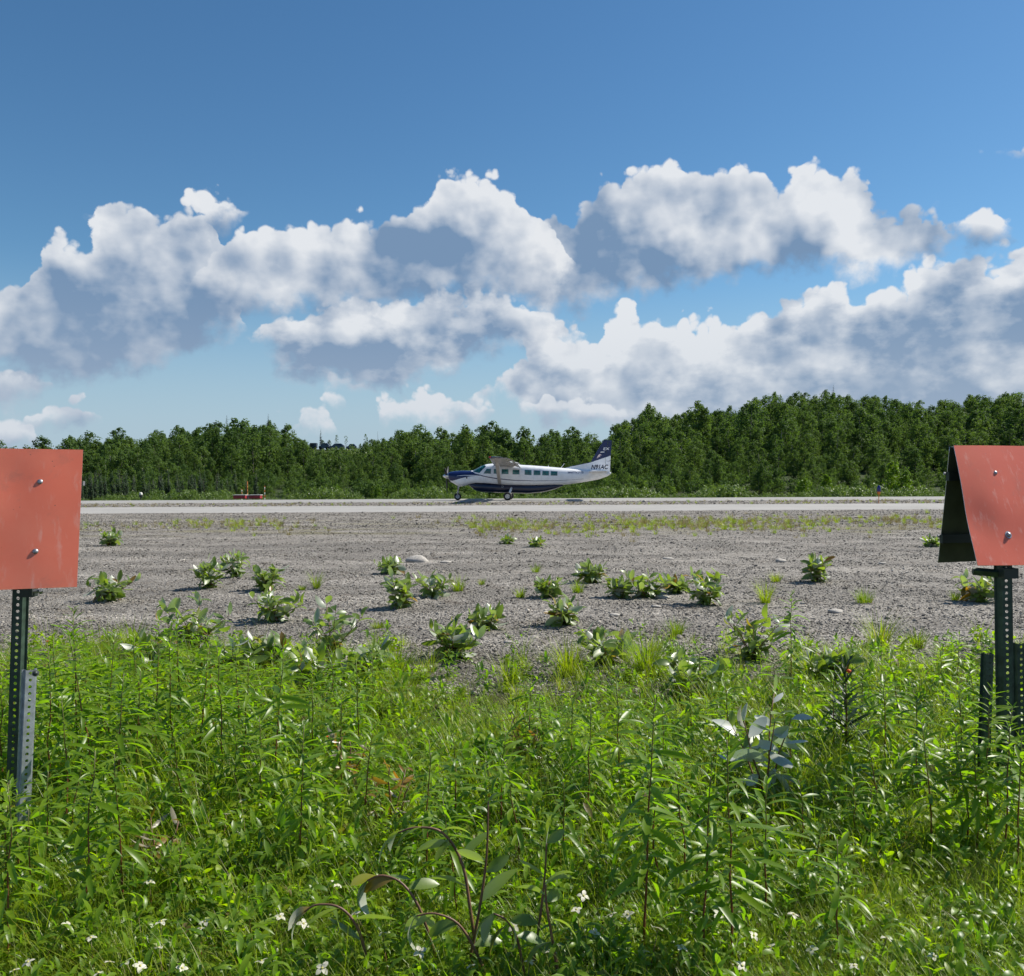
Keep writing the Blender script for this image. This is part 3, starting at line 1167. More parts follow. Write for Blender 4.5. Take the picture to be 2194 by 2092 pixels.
M['white_paint'] = paint('white_paint', (0.88, 0.885, 0.90))
M['navy_paint'] = paint('navy_paint', (0.006, 0.016, 0.085), 0.3)
M['dark_navy'] = paint('dark_navy', (0.008, 0.013, 0.040), 0.3)
M['plane_grey'] = paint('plane_grey', (0.42, 0.40, 0.38), 0.45)
M['metal'] = simple('bare_metal', (0.62, 0.62, 0.63), 0.3, 1.0)
M['rubber'] = simple('rubber', (0.018, 0.018, 0.02), 0.75)
M['black'] = simple('black', (0.012, 0.012, 0.014), 0.5)
M['hub_white'] = simple('hub_white', (0.62, 0.62, 0.62), 0.4)
M['red_lens'] = simple('red_lens', (0.45, 0.02, 0.02), 0.15)
M['logo_pink'] = simple('logo_pink', (0.78, 0.62, 0.60), 0.5)


def glass_mat():
    m, T, b = material('cabin_glass')
    tc = T.new('ShaderNodeTexCoord')
    n = T.noise(tc.outputs['Object'], 5.0, 4, 0.6).outputs['Fac']
    T.put(b.inputs['Base Color'], T.ramp(n, [(0.3, (0.008, 0.035, 0.045)), (0.52, (0.012, 0.12, 0.125)), (0.72, (0.03, 0.22, 0.21))]))
    b.inputs['Roughness'].default_value = 0.06
    b.inputs['Specular IOR Level'].default_value = 0.6
    return m


M['glass'] = glass_mat()


def build_airplane():
    S = 133.5

    def cx(x):
        return (x - 135) / S

    def cz(y):
        return (712 - y) / S
    Y0 = 66.7
    nose = at(948.8, 1040, Y0)
    yaw = R(-2.7)
    root = thing('airplane', 'white and navy single-propeller airplane with high wing and registration N91AC on the runway', 'airplane', (nose.x, Y0, 0.035), yaw)

    st = [(197, 432, 507, .40, 2.2), (215, 427, 526, .47, 2.2), (250, 421, 547, .52, 2.3), (300, 417, 577, .56, 2.3), (340, 416, 571, .60, 2.4), (400, 417, 557, .65, 2.5),
          (440, 414, 551, .69, 2.7), (480, 396, 551, .74, 2.8), (520, 374, 553, .78, 3.0), (575, 353, 557, .81, 3.3), (640, 346, 563, .82, 3.4), (800, 354, 570, .82, 3.4),
          (1000, 365, 573, .82, 3.4), (1150, 377, 570, .79, 3.2), (1300, 391, 565, .69, 3.0), (1400, 399, 556, .58, 2.8), (1500, 407, 543, .46, 2.6), (1600, 414, 528, .35, 2.4),
          (1700, 423, 508, .24, 2.2), (1780, 433, 480, .13, 2.0), (1818, 440, 455, .05, 2.0)]
    sx = [cx(a[0]) for a in st]
    szt = [cz(a[1]) for a in st]
    szb = [cz(a[2]) for a in st]
    shw = [a[3] for a in st]
    sn = [a[4] for a in st]

    def sec(x):
        g = lambda arr: float(np.interp(x, sx, arr))
        zt, zb = g(szt), g(szb)
        return (zt + zb) / 2, (zt - zb) / 2, g(shw), g(sn)

    def ring_pt(x, t, off=0.0):
        zc, hh, hw, n = sec(x)
        c, s = math.cos(t), math.sin(t)
        y = (hw + off) * math.copysign(abs(c) ** (2 / n), c)
        z = zc + (hh + off) * math.copysign(abs(s) ** (2 / n), s)
        return Vector((x, y, z))

    def side_y(x, z):
        zc, hh, hw, n = sec(x)
        q = min(0.999, abs((z - zc) / hh))
        return hw * (1 - q ** n) ** (1 / n)

    def loft(secs, nring, name, mat, parent):
        vs, fs = [], []
        for x, zc, hh, hw, n in secs:
            for k in range(nring):
                t = 2 * math.pi * k / nring
                c, s = math.cos(t), math.sin(t)
                vs.append((x, hw * math.copysign(abs(c) ** (2 / n), c), zc + hh * math.copysign(abs(s) ** (2 / n), s)))
        for i in range(len(secs) - 1):
            for k in range(nring):
                k2 = (k + 1) % nring
                fs.append((i * nring + k, (i + 1) * nring + k, (i + 1) * nring + k2, i * nring + k2))
        fs.append(tuple(range(nring)))
        fs.append(tuple(reversed(range((len(secs) - 1) * nring, len(secs) * nring))))
        o = obj(name, mesh(name, vs, fs, mat), parent)
        return autosmooth(o, 50)

    xs = sorted(set(sx + list(np.linspace(sx[0], sx[-1], 60))))
    body = loft([(x, *sec(x)) for x in xs], 40, 'fuselage', M['white_paint'], root)

    def patch(name, corners, mat, parent, off=0.006, nu=6, nv=5, both=True):
        """quad (crop coordinates, tl tr br bl) wrapped on the fuselage side"""
        tl, tr, br, bl = [Vector((cx(p[0]), cz(p[1]))) for p in corners]
        for sgn in ((-1, 1) if both else (-1,)):
            vs, fs = [], []
            for j in range(nv + 1):
                for i in range(nu + 1):
                    a, b = i / nu, j / nv
                    q = (tl * (1 - a) + tr * a) * (1 - b) + (bl * (1 - a) + br * a) * b
                    vs.append((q.x, sgn * (side_y(q.x, q.y) + off), q.y))
            for j in range(nv):
                for i in range(nu):
                    a = j * (nu + 1) + i
                    f = (a, a + nu + 1, a + nu + 2, a + 1)
                    fs.append(f if sgn < 0 else f[::-1])
            obj(name, mesh(name, vs, fs, mat), parent)

    def band(name, top, bot, mat, parent, off=0.004, n=40):
        """band between two polylines (crop coordinates) wrapped on both sides"""
        x0, x1 = top[0][0], top[-1][0]
        for sgn in (-1, 1):
            vs, fs = [], []
            m = 8
            for i in range(n + 1):
                x = x0 + (x1 - x0) * i / n
                ya = float(np.interp(x, [p[0] for p in top], [p[1] for p in top]))
                yb = float(np.interp(x, [p[0] for p in bot], [p[1] for p in bot]))
                X = cx(x)
                for j in range(m + 1):
                    z = cz(ya + (yb - ya) * j / m)
                    vs.append((X, sgn * (side_y(X, z) + off), z))
            for i in range(n):
                for j in range(m):
                    a = i * (m + 1) + j
                    f = (a, a + 1, a + m + 2, a + m + 1)
                    fs.append(f if sgn < 0 else f[::-1])
            obj(name, mesh(name, vs, fs, mat), parent)

    # navy cowling: a skin over the nose, its lower edge sweeping up to a point at the door
    low = [(197, 512), (240, 516), (300, 500), (360, 484), (420, 474), (480, 468), (545, 466)]
    vs, fs = [], []
    nn, mm = 40, 24
    for i in range(nn + 1):
        x = 198 + (545 - 198) * i / nn
        X = cx(x)
        zc, hh, hw, n = sec(X)
        zl = cz(float(np.interp(x, [p[0] for p in low], [p[1] for p in low])))
        if x > 425:
            zt_ = cz(float(np.interp(x, [425, 470, 545], [417, 446, 464])))
        q = max(-0.98, min(0.98, (zl - zc) / hh))
        t0 = math.asin(math.copysign(abs(q) ** (n / 2), q))
        t1 = math.pi / 2
        if x > 425:
            q = max(-0.98, min(0.98, (zt_ - zc) / hh))
            t1 = max(t0 + 0.004, math.asin(math.copysign(abs(q) ** (n / 2), q)))
        for j in range(mm + 1):
            t = t0 + (t1 - t0) * j / mm
            vs.append(ring_pt(X, math.pi - t, 0.006))
            vs[-1].y = -abs(vs[-1].y)
    for i in range(nn):
        for j in range(mm):
            a = i * (mm + 1) + j
            fs.append((a, a + mm + 1, a + mm + 2, a + 1))
    cowl = autosmooth(obj('cowling', mesh('cowling', vs, fs, M['navy_paint']), root), 60)
    vs2 = [(v[0], -v[1], v[2]) for v in vs]
    autosmooth(obj('cowling', mesh('cowling', vs2, [f[::-1] for f in fs], M['navy_paint']), root), 60)
    # white flash along the cowling, blue stripes along the cabin
    band('flash', [(285, 467), (360, 460), (440, 461), (500, 466)], [(285, 470), (360, 465), (440, 468), (500, 468)], M['white_paint'], root, 0.010)
    band('stripe', [(528, 462), (600, 478), (700, 494), (850, 511), (1050, 519), (1250, 519), (1450, 511), (1545, 503)],
         [(528, 470), (600, 487), (700, 503), (850, 518), (1050, 524), (1250, 523), (1450, 513), (1545, 505)], M['navy_paint'], root)
    # windows
    panes = [((585, 400), (628, 400), (626, 447), (556, 445)), ((657, 402), (702, 404), (702, 449), (655, 447)), ((737, 404), (799, 406), (799, 452), (735, 450)),
             ((845, 411), (908, 413), (908, 456), (843, 454)), ((964, 413), (1027, 416), (1027, 463), (962, 460)), ((1053, 418), (1115, 421), (1115, 465), (1051, 463)),
             ((1138, 423), (1200, 426), (1199, 468), (1136, 466)), ((1221, 427), (1283, 430), (1282, 470), (1219, 468))]
    M['frame_grey'] = M.get('frame_grey') or paint('frame_grey', (0.55, 0.58, 0.62), 0.4)
    for p in panes:
        c = Vector((sum(q[0] for q in p) / 4, sum(q[1] for q in p) / 4))
        big = [tuple(c + (Vector(q) - c) * 1.12) for q in p]
        patch('window_frame', big, M['frame_grey'], root, 0.005)
        patch('window', p, M['glass'], root, 0.010)
    patch('windshield_pane', ((556, 366), (578, 372), (512, 441), (445, 424)), M['glass'], root, 0.010)
    # front windscreen
    vs, fs = [], []
    for i in range(9):
        X = cx(447 + (566 - 447) * i / 8)
        for j in range(13):
            t = R(58) + R(64) * j / 12
            vs.append(ring_pt(X, t, 0.008))
    for i in range(8):
        for j in range(12):
            a = i * 13 + j
            fs.append((a, a + 13, a + 14, a + 1))
    autosmooth(obj('windscreen', mesh('windscreen', vs, fs, M['glass']), root), 60)
    # door outlines
    for x0, x1, y0, y1 in ((548, 640, 392, 535), (1045, 1125, 408, 545)):
        for sgn in (-1, 1):
            b = MB()
            pts = [(x0, y1), (x0 + 8, (y0 + y1) / 2), (x0 + 18 if x0 < 600 else x0, y0), (x1, y0), (x1, y1), (x0, y1)]
            pp = []
            for (xa, ya), (xb, yb) in zip(pts[:-1], pts[1:]):
                for k in range(6):
                    X, Z = cx(xa + (xb - xa) * k / 6), cz(ya + (yb - ya) * k / 6)
                    pp.append((X, sgn * (side_y(X, Z) + 0.001), Z))
            b.tube(pp + [pp[0]], 0.006, 4)
            b.build('door_seam', M['frame_grey'], root)

    # belly pod
    pst = [(392, 548, 556, .25), (440, 535, 602, .50), (480, 535, 622, .57), (560, 535, 633, .62), (760, 545, 641, .64), (1000, 550, 648, .64), (1150, 550, 634, .56), (1260, 552, 607, .42), (1345, 557, 569, .18)]
    px_ = [cx(a[0]) for a in pst]
    secs = []
    for x in np.linspace(px_[0], px_[-1], 36):
        g = lambda i: float(np.interp(x, px_, [(cz(a[i]) if i < 3 else a[i]) for a in pst]))
        zt, zb = g(1), g(2)
        secs.append((x, (zt + zb) / 2, (zt - zb) / 2, g(3) + 0.06, 2.6))
    loft(secs, 28, 'belly_pod', M['dark_navy'], root)
    # dark belly skin where the pod meets the fuselage
    band('belly_skirt', [(430, 545), (480, 538), (560, 541), (800, 562), (1000, 566), (1200, 562), (1330, 561)], [(430, 550), (480, 551), (560, 555), (800, 569), (1000, 572), (1200, 567), (1330, 562.5)], M['dark_navy'], root, 0.008)
    # round pod emblem
    b = MB()
    b.lathe([(0.055, 0), (0.075, 0.01), (0.075, 0.03), (0.05, 0.03)], 'Y', (cx(740), -0.70, cz(577)), 18)
    b.build('pod_cap', M['hub_white'], root, True)

    # spinner and propeller
    b = MB()
    b.lathe([(0.005, 0.0), (0.06, 0.03), (0.13, 0.12), (0.185, 0.26), (0.21, 0.40), (0.215, 0.46), (0.0, 0.46)], 'X', (0.0, 0, cz(468)), 24)
    sp = b.build('spinner', M['metal'], root, True)
    autosmooth(sp, 45)
    for k in range(3):
        ang = R(176 + 120 * k)
        vs, fs = [], []
        n = 9
        for i in range(n):
            t = i / (n - 1)
            r_ = 0.17 + 1.15 * t
            w = (0.07 + 0.16 * math.sin(math.pi * min(1, t * 0.9 + 0.12)) ** 0.8) * (1 if t < .95 else .6)
            tw = R(62) - R(40) * t
            for sg, th in ((-1, 0), (0, 0.018 * (1.2 - t)), (1, 0), (0, -0.018 * (1.2 - t))):
                lx = sg * w / 2 * math.sin(tw) + th * math.cos(tw)
                lt = sg * w / 2 * math.cos(tw) - th * math.sin(tw)
                y = r_ * math.sin(ang) + lt * math.cos(ang)
                z = r_ * math.cos(ang) - lt * math.sin(ang)
                vs.append((0.30 + lx, y, cz(468) + z))
        for i in range(n - 1):
            for q in range(4):
                q2 = (q + 1) % 4
                fs.append((i * 4 + q, i * 4 + q2, i * 4 + 4 + q2, i * 4 + 4 + q))
        fs.append((4 * n - 4, 4 * n - 3, 4 * n - 2, 4 * n - 1))
        obj('propeller_blade', mesh('propeller_blade', vs, fs, M['black']), root)
    # air intake under the spinner
    b = MB()
    b.lathe([(0.0, 0.0), (0.14, 0.0), (0.16, -0.03), (0.19, 0.08), (0.15, 0.30)], 'X', (0.46, 0, cz(512)), 18)
    b.build('air_intake', M['black'], root, True)
    b = MB()
    b.tube([(cx(380), 0.50, cz(520)), (cx(395), 0.72, cz(530)), (cx(430), 0.80, cz(545))], 0.09, 10)
    b.build('exhaust_pipe', M['metal'], root, True)
    b = MB()
    b.box((cx(385), -0.66, cz(488)), (0.08, 0.03, 0.10))
    b.build('cowl_vent', M['black'], root)

    # wings
    def airfoil(chord, thick, n=14):
        up, lo = [], []
        for i in range(n + 1):
            t = (1 - math.cos(math.pi * i / n)) / 2
            yt = thick * 5 * chord * (0.2969 * math.sqrt(t) - .126 * t - .3516 * t * t + .2843 * t ** 3 - .1036 * t ** 4)
            cam_ = 0.02 * chord * 4 * t * (1 - t)
            up.append((t * chord, cam_ + yt))
            lo.append((t * chord, cam_ - yt * 0.8))
        return up + lo[-2:0:-1]

    def wing_mesh(name, secs, mat, parent):
        """secs: (x_le, y, z, chord, thickness, incidence)"""
        vs, fs = [], []
        for xl, y, z, ch, th, inc in secs:
            for a, h in airfoil(ch, th):
                vs.append((xl + a * math.cos(inc) + h * math.sin(inc), y, z + h * math.cos(inc) - a * math.sin(inc)))
        m = len(airfoil(1, .1))
        for i in range(len(secs) - 1):
            for k in range(m):
                k2 = (k + 1) % m
                fs.append((i * m + k, i * m + k2, (i + 1) * m + k2, (i + 1) * m + k))
        fs.append(tuple(range(m)))
        fs.append(tuple(reversed(range((len(secs) - 1) * m, len(secs) * m))))
        return autosmooth(obj(name, mesh(name, vs, fs, mat), parent), 40)

    for sgn in (-1, 1):
        dz = 0.052
        zr = 2.60
        w = wing_mesh('wing', [(3.90, sgn * 0.0, zr, 1.55, .17, R(2.6)), (3.90, sgn * 2.4, zr + 2.4 * dz, 1.55, .16, R(2.4)), (4.06, sgn * 7.55, zr + 7.55 * dz, .98, .12, R(0.5))],
                      M['white_paint' if sgn > 0 else 'plane_grey'], root)
        wing_mesh('flap', [(5.48, sgn * 0.85, zr + .85 * dz - 0.10, .50, .13, R(22)), (5.47, sgn * 4.6, zr + 4.6 * dz - 0.06, .36, .12, R(22))], M['plane_grey'], w)
        wing_mesh('aileron', [(5.30, sgn * 4.7, zr + 4.7 * dz - 0.02, .36, .10, R(4)), (5.05, sgn * 7.5, zr + 7.5 * dz - 0.01, .26, .09, R(4))], M['plane_grey'], w)
        wing_mesh('wing_tip', [(4.05, sgn * 7.552, zr + 7.55 * dz - .01, 1.02, .14, R(0.5)), (4.10, sgn * 7.82, zr + 7.85 * dz, .92, .11, R(0.5)), (4.26, sgn * 7.95, zr + 7.96 * dz, .66, .06, R(.5))], M['dark_navy'], w)
        b = MB()
        b.lathe([(0.0, -.09), (0.04, -.05), (0.05, 0.02), (0.03, 0.08)], 'X', (4.12, sgn * 7.86, zr + 7.86 * dz + 0.02), 10)
        b.build('navigation_light', M['red_lens'], w, True)
        # flap track fairings
        for yy in (1.6, 3.0, 4.4):
            b = MB()
            b.box((5.35, sgn * yy, zr + yy * dz - 0.13), (0.55, 0.05, 0.10))
            b.build('flap_track', M['plane_grey'], w)
        # strut
        vs, fs = [], []
        p0, p1 = Vector((4.33, sgn * 0.80, 1.20)), Vector((4.36, sgn * 4.45, zr + 4.45 * dz - 0.06))
        for i in range(9):
            p = p0.lerp(p1, i / 8)
            for k in range(10):
                t = 2 * math.pi * k / 10
                vs.append((p.x + 0.125 * math.cos(t), p.y + 0.02 * sgn * math.sin(t), p.z + 0.035 * math.sin(t)))
        for i in range(8):
            for k in range(10):
                k2 = (k + 1) % 10
                fs.append((i * 10 + k, i * 10 + k2, i * 10 + 10 + k2, i * 10 + 10 + k))
        fs += [tuple(range(10)), tuple(range(80, 90))]
        autosmooth(obj('wing_strut', mesh('wing_strut', vs, fs, M['plane_grey']), root))
        # tailplane
        wing_mesh('tailplane', [(10.92, sgn * 0.05, 2.10, 1.45, .10, R(0)), (11.22, sgn * 3.1, 2.10, .95, .09, R(0))], M['white_paint'], root)

    # fin in two paints, rudder behind the hinge line
    def plate(name, poly, mat, th0, th1, parent=root):
        pts = [(cx(a), cz(c)) for a, c in poly]
        zs = [p[1] for p in pts]
        z0, z1 = cz(440), cz(120)
        vs = []
        for sgn in (-1, 1):
            for X, Z in pts:
                t = th0 + (th1 - th0) * (Z - z0) / (z1 - z0)
                vs.append((X, sgn * t / 2, Z))
        n = len(pts)
        fs = [tuple(range(n)), tuple(reversed(range(n, 2 * n)))] + [(i, (i + 1) % n + 0, n + (i + 1) % n, n + i) for i in range(n)]
        o = obj(name, mesh(name, vs, fs, mat, False), parent)
        import bmesh
        bm = bmesh.new()
        bm.from_mesh(o.data)
        bmesh.ops.recalc_face_normals(bm, faces=bm.faces)
        bm.to_mesh(o.data)
        bm.free()
        md = o.modifiers.new('bevel', 'BEVEL')
        md.width = 0.018
        md.segments = 2
        return o
    plate('fin', [(1335, 402), (1420, 380), (1500, 364), (1614, 341), (1700, 312), (1762, 291), (1756, 452), (1500, 440)], M['white_paint'], .20, .08)
    plate('fin_top', [(1614, 340), (1660, 262), (1745, 121), (1790, 119), (1763, 290), (1700, 311)], M['navy_paint'], .20, .08)
    rud = plate('rudder', [(1764, 290), (1814, 273), (1806, 440), (1758, 452)], M['white_paint'], .15, .06)
    plate('rudder_top', [(1765, 289), (1792, 120), (1826, 124), (1815, 272)], M['navy_paint'], .15, .06)
    plate('dorsal_edge', [(1345, 395), (1420, 375), (1500, 359), (1612, 335), (1616, 339), (1500, 363), (1420, 379), (1350, 398)], M['dark_navy'], .21, .09)
    plate('rudder_swoosh', [(1770, 334), (1790, 326), (1812, 322), (1811, 327), (1790, 331)], M['navy_paint'], .17, .09)

    # writing and marks
    def text(name, s, x0, x1, y0, y1, mat, shear=0.0, bold=0.0, ysurf=None, both=False):
        cu = bpy.data.curves.new(name, 'FONT')
        cu.body = s
        cu.size = 1.0
        cu.shear = shear
        cu.offset = bold
        cu.extrude = 0.002
        cu.materials.append(mat)
        o = bpy.data.objects.new(name, cu)
        COL.objects.link(o)
        dg = bpy.context.evaluated_depsgraph_get()
        me = bpy.data.meshes.new_from_object(o.evaluated_get(dg))
        bpy.data.objects.remove(o)
        co = np.zeros(len(me.vertices) * 3, np.float32)
        me.vertices.foreach_get('co', co)
        co = co.reshape(-1, 3)
        lo, hi = co.min(0), co.max(0)
        X0, X1, Z0, Z1 = cx(x0), cx(x1), cz(y1), cz(y0)
        res = np.zeros_like(co)
        res[:, 0] = X0 + (co[:, 0] - lo[0]) / (hi[0] - lo[0]) * (X1 - X0)
        res[:, 2] = Z0 + (co[:, 1] - lo[1]) / (hi[1] - lo[1]) * (Z1 - Z0)
        for i in range(len(res)):
            res[i, 1] = -(ysurf(res[i, 0], res[i, 2])) - 0.004 - co[i, 2]
        me.vertices.foreach_set('co', res.ravel())
        if not me.materials:
            me.materials.append(mat)
        me.update()
        return obj(name, me, root)
    fin_y = lambda x, z: 0.105 - 0.0 * z
    text('registration_lettering', 'N91AC', 1620, 1790, 364, 410, M['dark_navy'], 0.25, 0.022, fin_y)
    text('tail_lettering', 'EX', 1741, 1803, 193, 219, M['white_paint'], 0.12, 0.012, fin_y)
    text('fuselage_lettering', 'SMARTTN LP TES', 1386, 1542, 430, 450, M['navy_paint'], 0.0, 0.015, side_y)

    def mark(name, poly, mat):
        pts = [(cx(a), -0.110, cz(c)) for a, c in poly]
        b = MB()
        n = len(pts)
        b.add(pts + [(p[0], p[1] + 0.008, p[2]) for p in pts], [tuple(range(n))[::-1], tuple(range(n, 2 * n))] + [(i, (i + 1) % n, n + (i + 1) % n, n + i) for i in range(n)])
        b.build(name, mat, root)
    mark('tail_dash', [(1714, 235), (1752, 234), (1753, 242), (1713, 243)], M['white_paint'])
    mark('bird_wing', [(1676, 302), (1684, 280), (1693, 266), (1706, 257), (1718, 262), (1726, 271), (1712, 270), (1705, 280), (1712, 287), (1700, 286), (1688, 292)], M['logo_pink'])
    # antenna blades on the roof
    for x0, y0, x1, y1 in ((1316, 392, 1354, 350), (1188, 382, 1196, 368), (705, 350, 716, 338)):
        b = MB()
        b.tube([(cx(x0), 0, cz(y0) - 0.03), (cx((x0 + x1) / 2 + 3), 0, cz((y0 + y1) / 2)), (cx(x1), 0, cz(y1))], [0.028, 0.022, 0.012], 8)
        b.build('antenna', M['white_paint'], root, True)

    # landing gear
    def wheel(name, x, y, rad, w):
        e = obj(name, None, root, (x, y, rad))
        b = MB()
        b.lathe([(rad * .55, -w / 2), (rad * .88, -w / 2), (rad * .98, -w * .3), (rad, 0), (rad * .98, w * .3), (rad * .88, w / 2), (rad * .55, w / 2)], 'Y', n=26)
        b.build('tyre', M['rubber'], e, True)
        b = MB()
        b.lathe([(0.0, -w * .52), (rad * .18, -w * .52), (rad * .22, -w * .40), (rad * .45, -w * .36), (rad * .56, -w * .46), (rad * .56, w * .46), (rad * .45, w * .36), (0.0, w * .52)], 'Y', n=20)
        b.build('rim', M['hub_white'], e, False)
        for k in range(5):
            b2 = MB()
            t = 6.283 * k / 5
            b2.tube([(rad * .33 * math.cos(t), -w * .44, rad * .33 * math.sin(t)), (rad * .33 * math.cos(t), -w * .30, rad * .33 * math.sin(t))], rad * .07, 6)
            b2.build('wheel_bolt', M['black'], e)
        return e
    wheel('nose_wheel', cx(285), 0.0, 0.275, 0.19)
    for sgn in (-1, 1):
        wheel('main_wheel', cx(797), sgn * 1.62, 0.31, 0.24)
        b = MB()
        b.tube([(cx(830), sgn * 0.45, 0.98), (cx(822), sgn * 1.1, 0.72), (cx(806), sgn * 1.46, 0.42), (cx(798), sgn * 1.50, 0.31)], [0.10, 0.085, 0.065, 0.05], 10)
        b.build('main_gear_leg', M['white_paint'], root, True)
        b = MB()
        b.tube([(cx(798), sgn * 1.46, 0.31), (cx(798), sgn * 1.64, 0.31)], 0.04, 8)
        b.build('axle', M['plane_grey'], root, True)
    b = MB()
    b.tube([(cx(292), 0, 1.12), (cx(289), 0, 0.62)], 0.055, 10)
    b.tube([(cx(289), 0, 0.66), (cx(287), 0, 0.56)], 0.085, 10)
    b.build('nose_gear_leg', M['plane_grey'], root, True)
    b = MB()
    for sgn in (-1, 1):
        b.box((cx(286), sgn * 0.125, 0.42), (0.07, 0.02, 0.34))
    b.box((cx(287), 0, 0.60), (0.10, 0.27, 0.03))
    b.build('nose_fork', M['plane_grey'], root)
    b = MB()
    b.box((cx(300), -0.42, cz(575) - 0.02), (0.10, 0.02, 0.14))
    b.build('step', M['plane_grey'], root)


build_airplane()


# ------------------------------------------------------------------ orange marker signs
def sign_paint(name, col, faded):
    m, T, b = material(name)
    tc = T.new('ShaderNodeTexCoord')
    P = tc.outputs['Object']
    n = T.noise(P, 3.0, 5, 0.6).outputs['Fac']
    n2 = T.noise(T.vmul(P, (9, 9, 1.2)), 3.0, 4, 0.65).outputs['Fac']
    c = T.mix(T.mr(n, 0.35, 0.7, 0.0, 0.6), col, faded)
    c = T.mix(T.mr(n2, 0.54, 0.76, 0.0, 0.5), c, (0.85, 0.45, 0.36))
    dirt = T.noise(P, 7.0, 6, 0.7).outputs['Fac']
    c = T.mix(T.mr(dirt, 0.52, 0.74, 0.0, 0.32), c, (0.42, 0.17, 0.12))
    sc = T.voro(P, 34.0)
    spk = T.m('MULTIPLY', T.mr(sc.outputs['Distance'], 0.10, 0.04), T.mr(T.noise(P, 11, 2).outputs['Fac'], 0.60, 0.66))
    c = T.mix(spk, c, (0.30, 0.10, 0.07))
    T.put(b.inputs['Base Color'], c)
    b.inputs['Roughness'].default_value = 0.42
    b.inputs['Specular IOR Level'].default_value = 0.5
    bp = T.new('ShaderNodeBump')
    bp.inputs['Strength'].default_value = 0.25
    bp.inputs['Distance'].default_value = 0.004
    T.l.new(T.noise(P, 5.0, 3, 0.5).outputs['Fac'], bp.inputs['Height'])
    T.l.new(bp.outputs[0], b.inputs['Normal'])
    return m


M['sign_coral'] = sign_paint('coral_sheet', (0.86, 0.19, 0.105), (0.90, 0.25, 0.15))
M['sign_red'] = sign_paint('red_sheet', (0.76, 0.135, 0.07), (0.82, 0.175, 0.09))
M['sheet_edge'] = simple('sheet_edge', (0.62, 0.62, 0.64), 0.4, 0.6)
M['sheet_back'] = simple('sheet_back', (0.075, 0.085, 0.05), 0.7, var=0.3, vscale=5)
M['galv'] = simple('galvanised', (0.40, 0.42, 0.45), 0.5, 0.25, var=0.2, vscale=30)
M['green_post'] = simple('green_post', (0.045, 0.075, 0.055), 0.5, 0.2, var=0.35, vscale=18)
M['bolt'] = simple('bolt_steel', (0.36, 0.36, 0.38), 0.45, 0.8)
M['dark_steel'] = simple('dark_steel', (0.05, 0.06, 0.055), 0.5, 0.5)


def sheet(parent, tl, tr, br, bl, mats, dents, name='panel', thick=0.003):
    """a thin metal sheet between four corners, with soft dents (u, v, radius, depth)"""
    n = 26
    nrm = (tr - tl).cross(bl - tl).normalized()
    if nrm.y > 0:
        nrm = -nrm
    front, back, vs, fs, fm = [], [], [], [], []
    for j in range(n + 1):
        for i in range(n + 1):
            a, b = i / n, j / n
            p = (tl * (1 - a) + tr * a) * (1 - b) + (bl * (1 - a) + br * a) * b
            d = sum(h * math.exp(-(((a - u) / r) ** 2 + ((b - v) / r) ** 2)) for u, v, r, h in dents)
            vs.append(p + nrm * d)
    m = (n + 1) ** 2
    vs += [p - nrm * thick for p in vs[:m]]
    for j in range(n):
        for i in range(n):
            a = j * (n + 1) + i
            f = (a, a + n + 1, a + n + 2, a + 1)
            fs.append(f)
            fm.append(0)
            fs.append(tuple(m + q for q in f[::-1]))
            fm.append(1)
    edge = [j * 1 for j in range(n + 1)] + [j * (n + 1) + n for j in range(1, n + 1)] + [n * (n + 1) + i for i in range(n - 1, -1, -1)] + [j * (n + 1) for j in range(n - 1, 0, -1)]
    for q in range(len(edge)):
        a, b = edge[q], edge[(q + 1) % len(edge)]
        fs.append((a, b, m + b, m + a))
        fm.append(2)
    me = mesh(name, vs, fs, mats, True, fm)
    o = obj(name, me, parent)
    import bmesh
    bm = bmesh.new()
    bm.from_mesh(me)
    for e in bm.edges:
        if len(e.link_faces) == 2 and e.link_faces[0].material_index != e.link_faces[1].material_index:
            e.smooth = False
    bm.to_mesh(me)
    bm.free()
    return o, nrm


def bolt(parent, p, nrm, r=0.0095, mat='bolt'):
    q = nrm.to_track_quat('Z', 'Y').to_matrix().to_4x4()
    b = MB()
    b.lathe([(r * 1.5, 0.0), (r * 1.5, 0.0015), (r, 0.002), (r * .95, r * .45), (r * .7, r * .75), (r * .3, r * .9), (0.0, r * .93)], 'Z', n=16)
    o = b.build('bolt', M[mat], parent, True)
    o.matrix_basis = Matrix.Translation(p) @ q
    return autosmooth(o, 60)


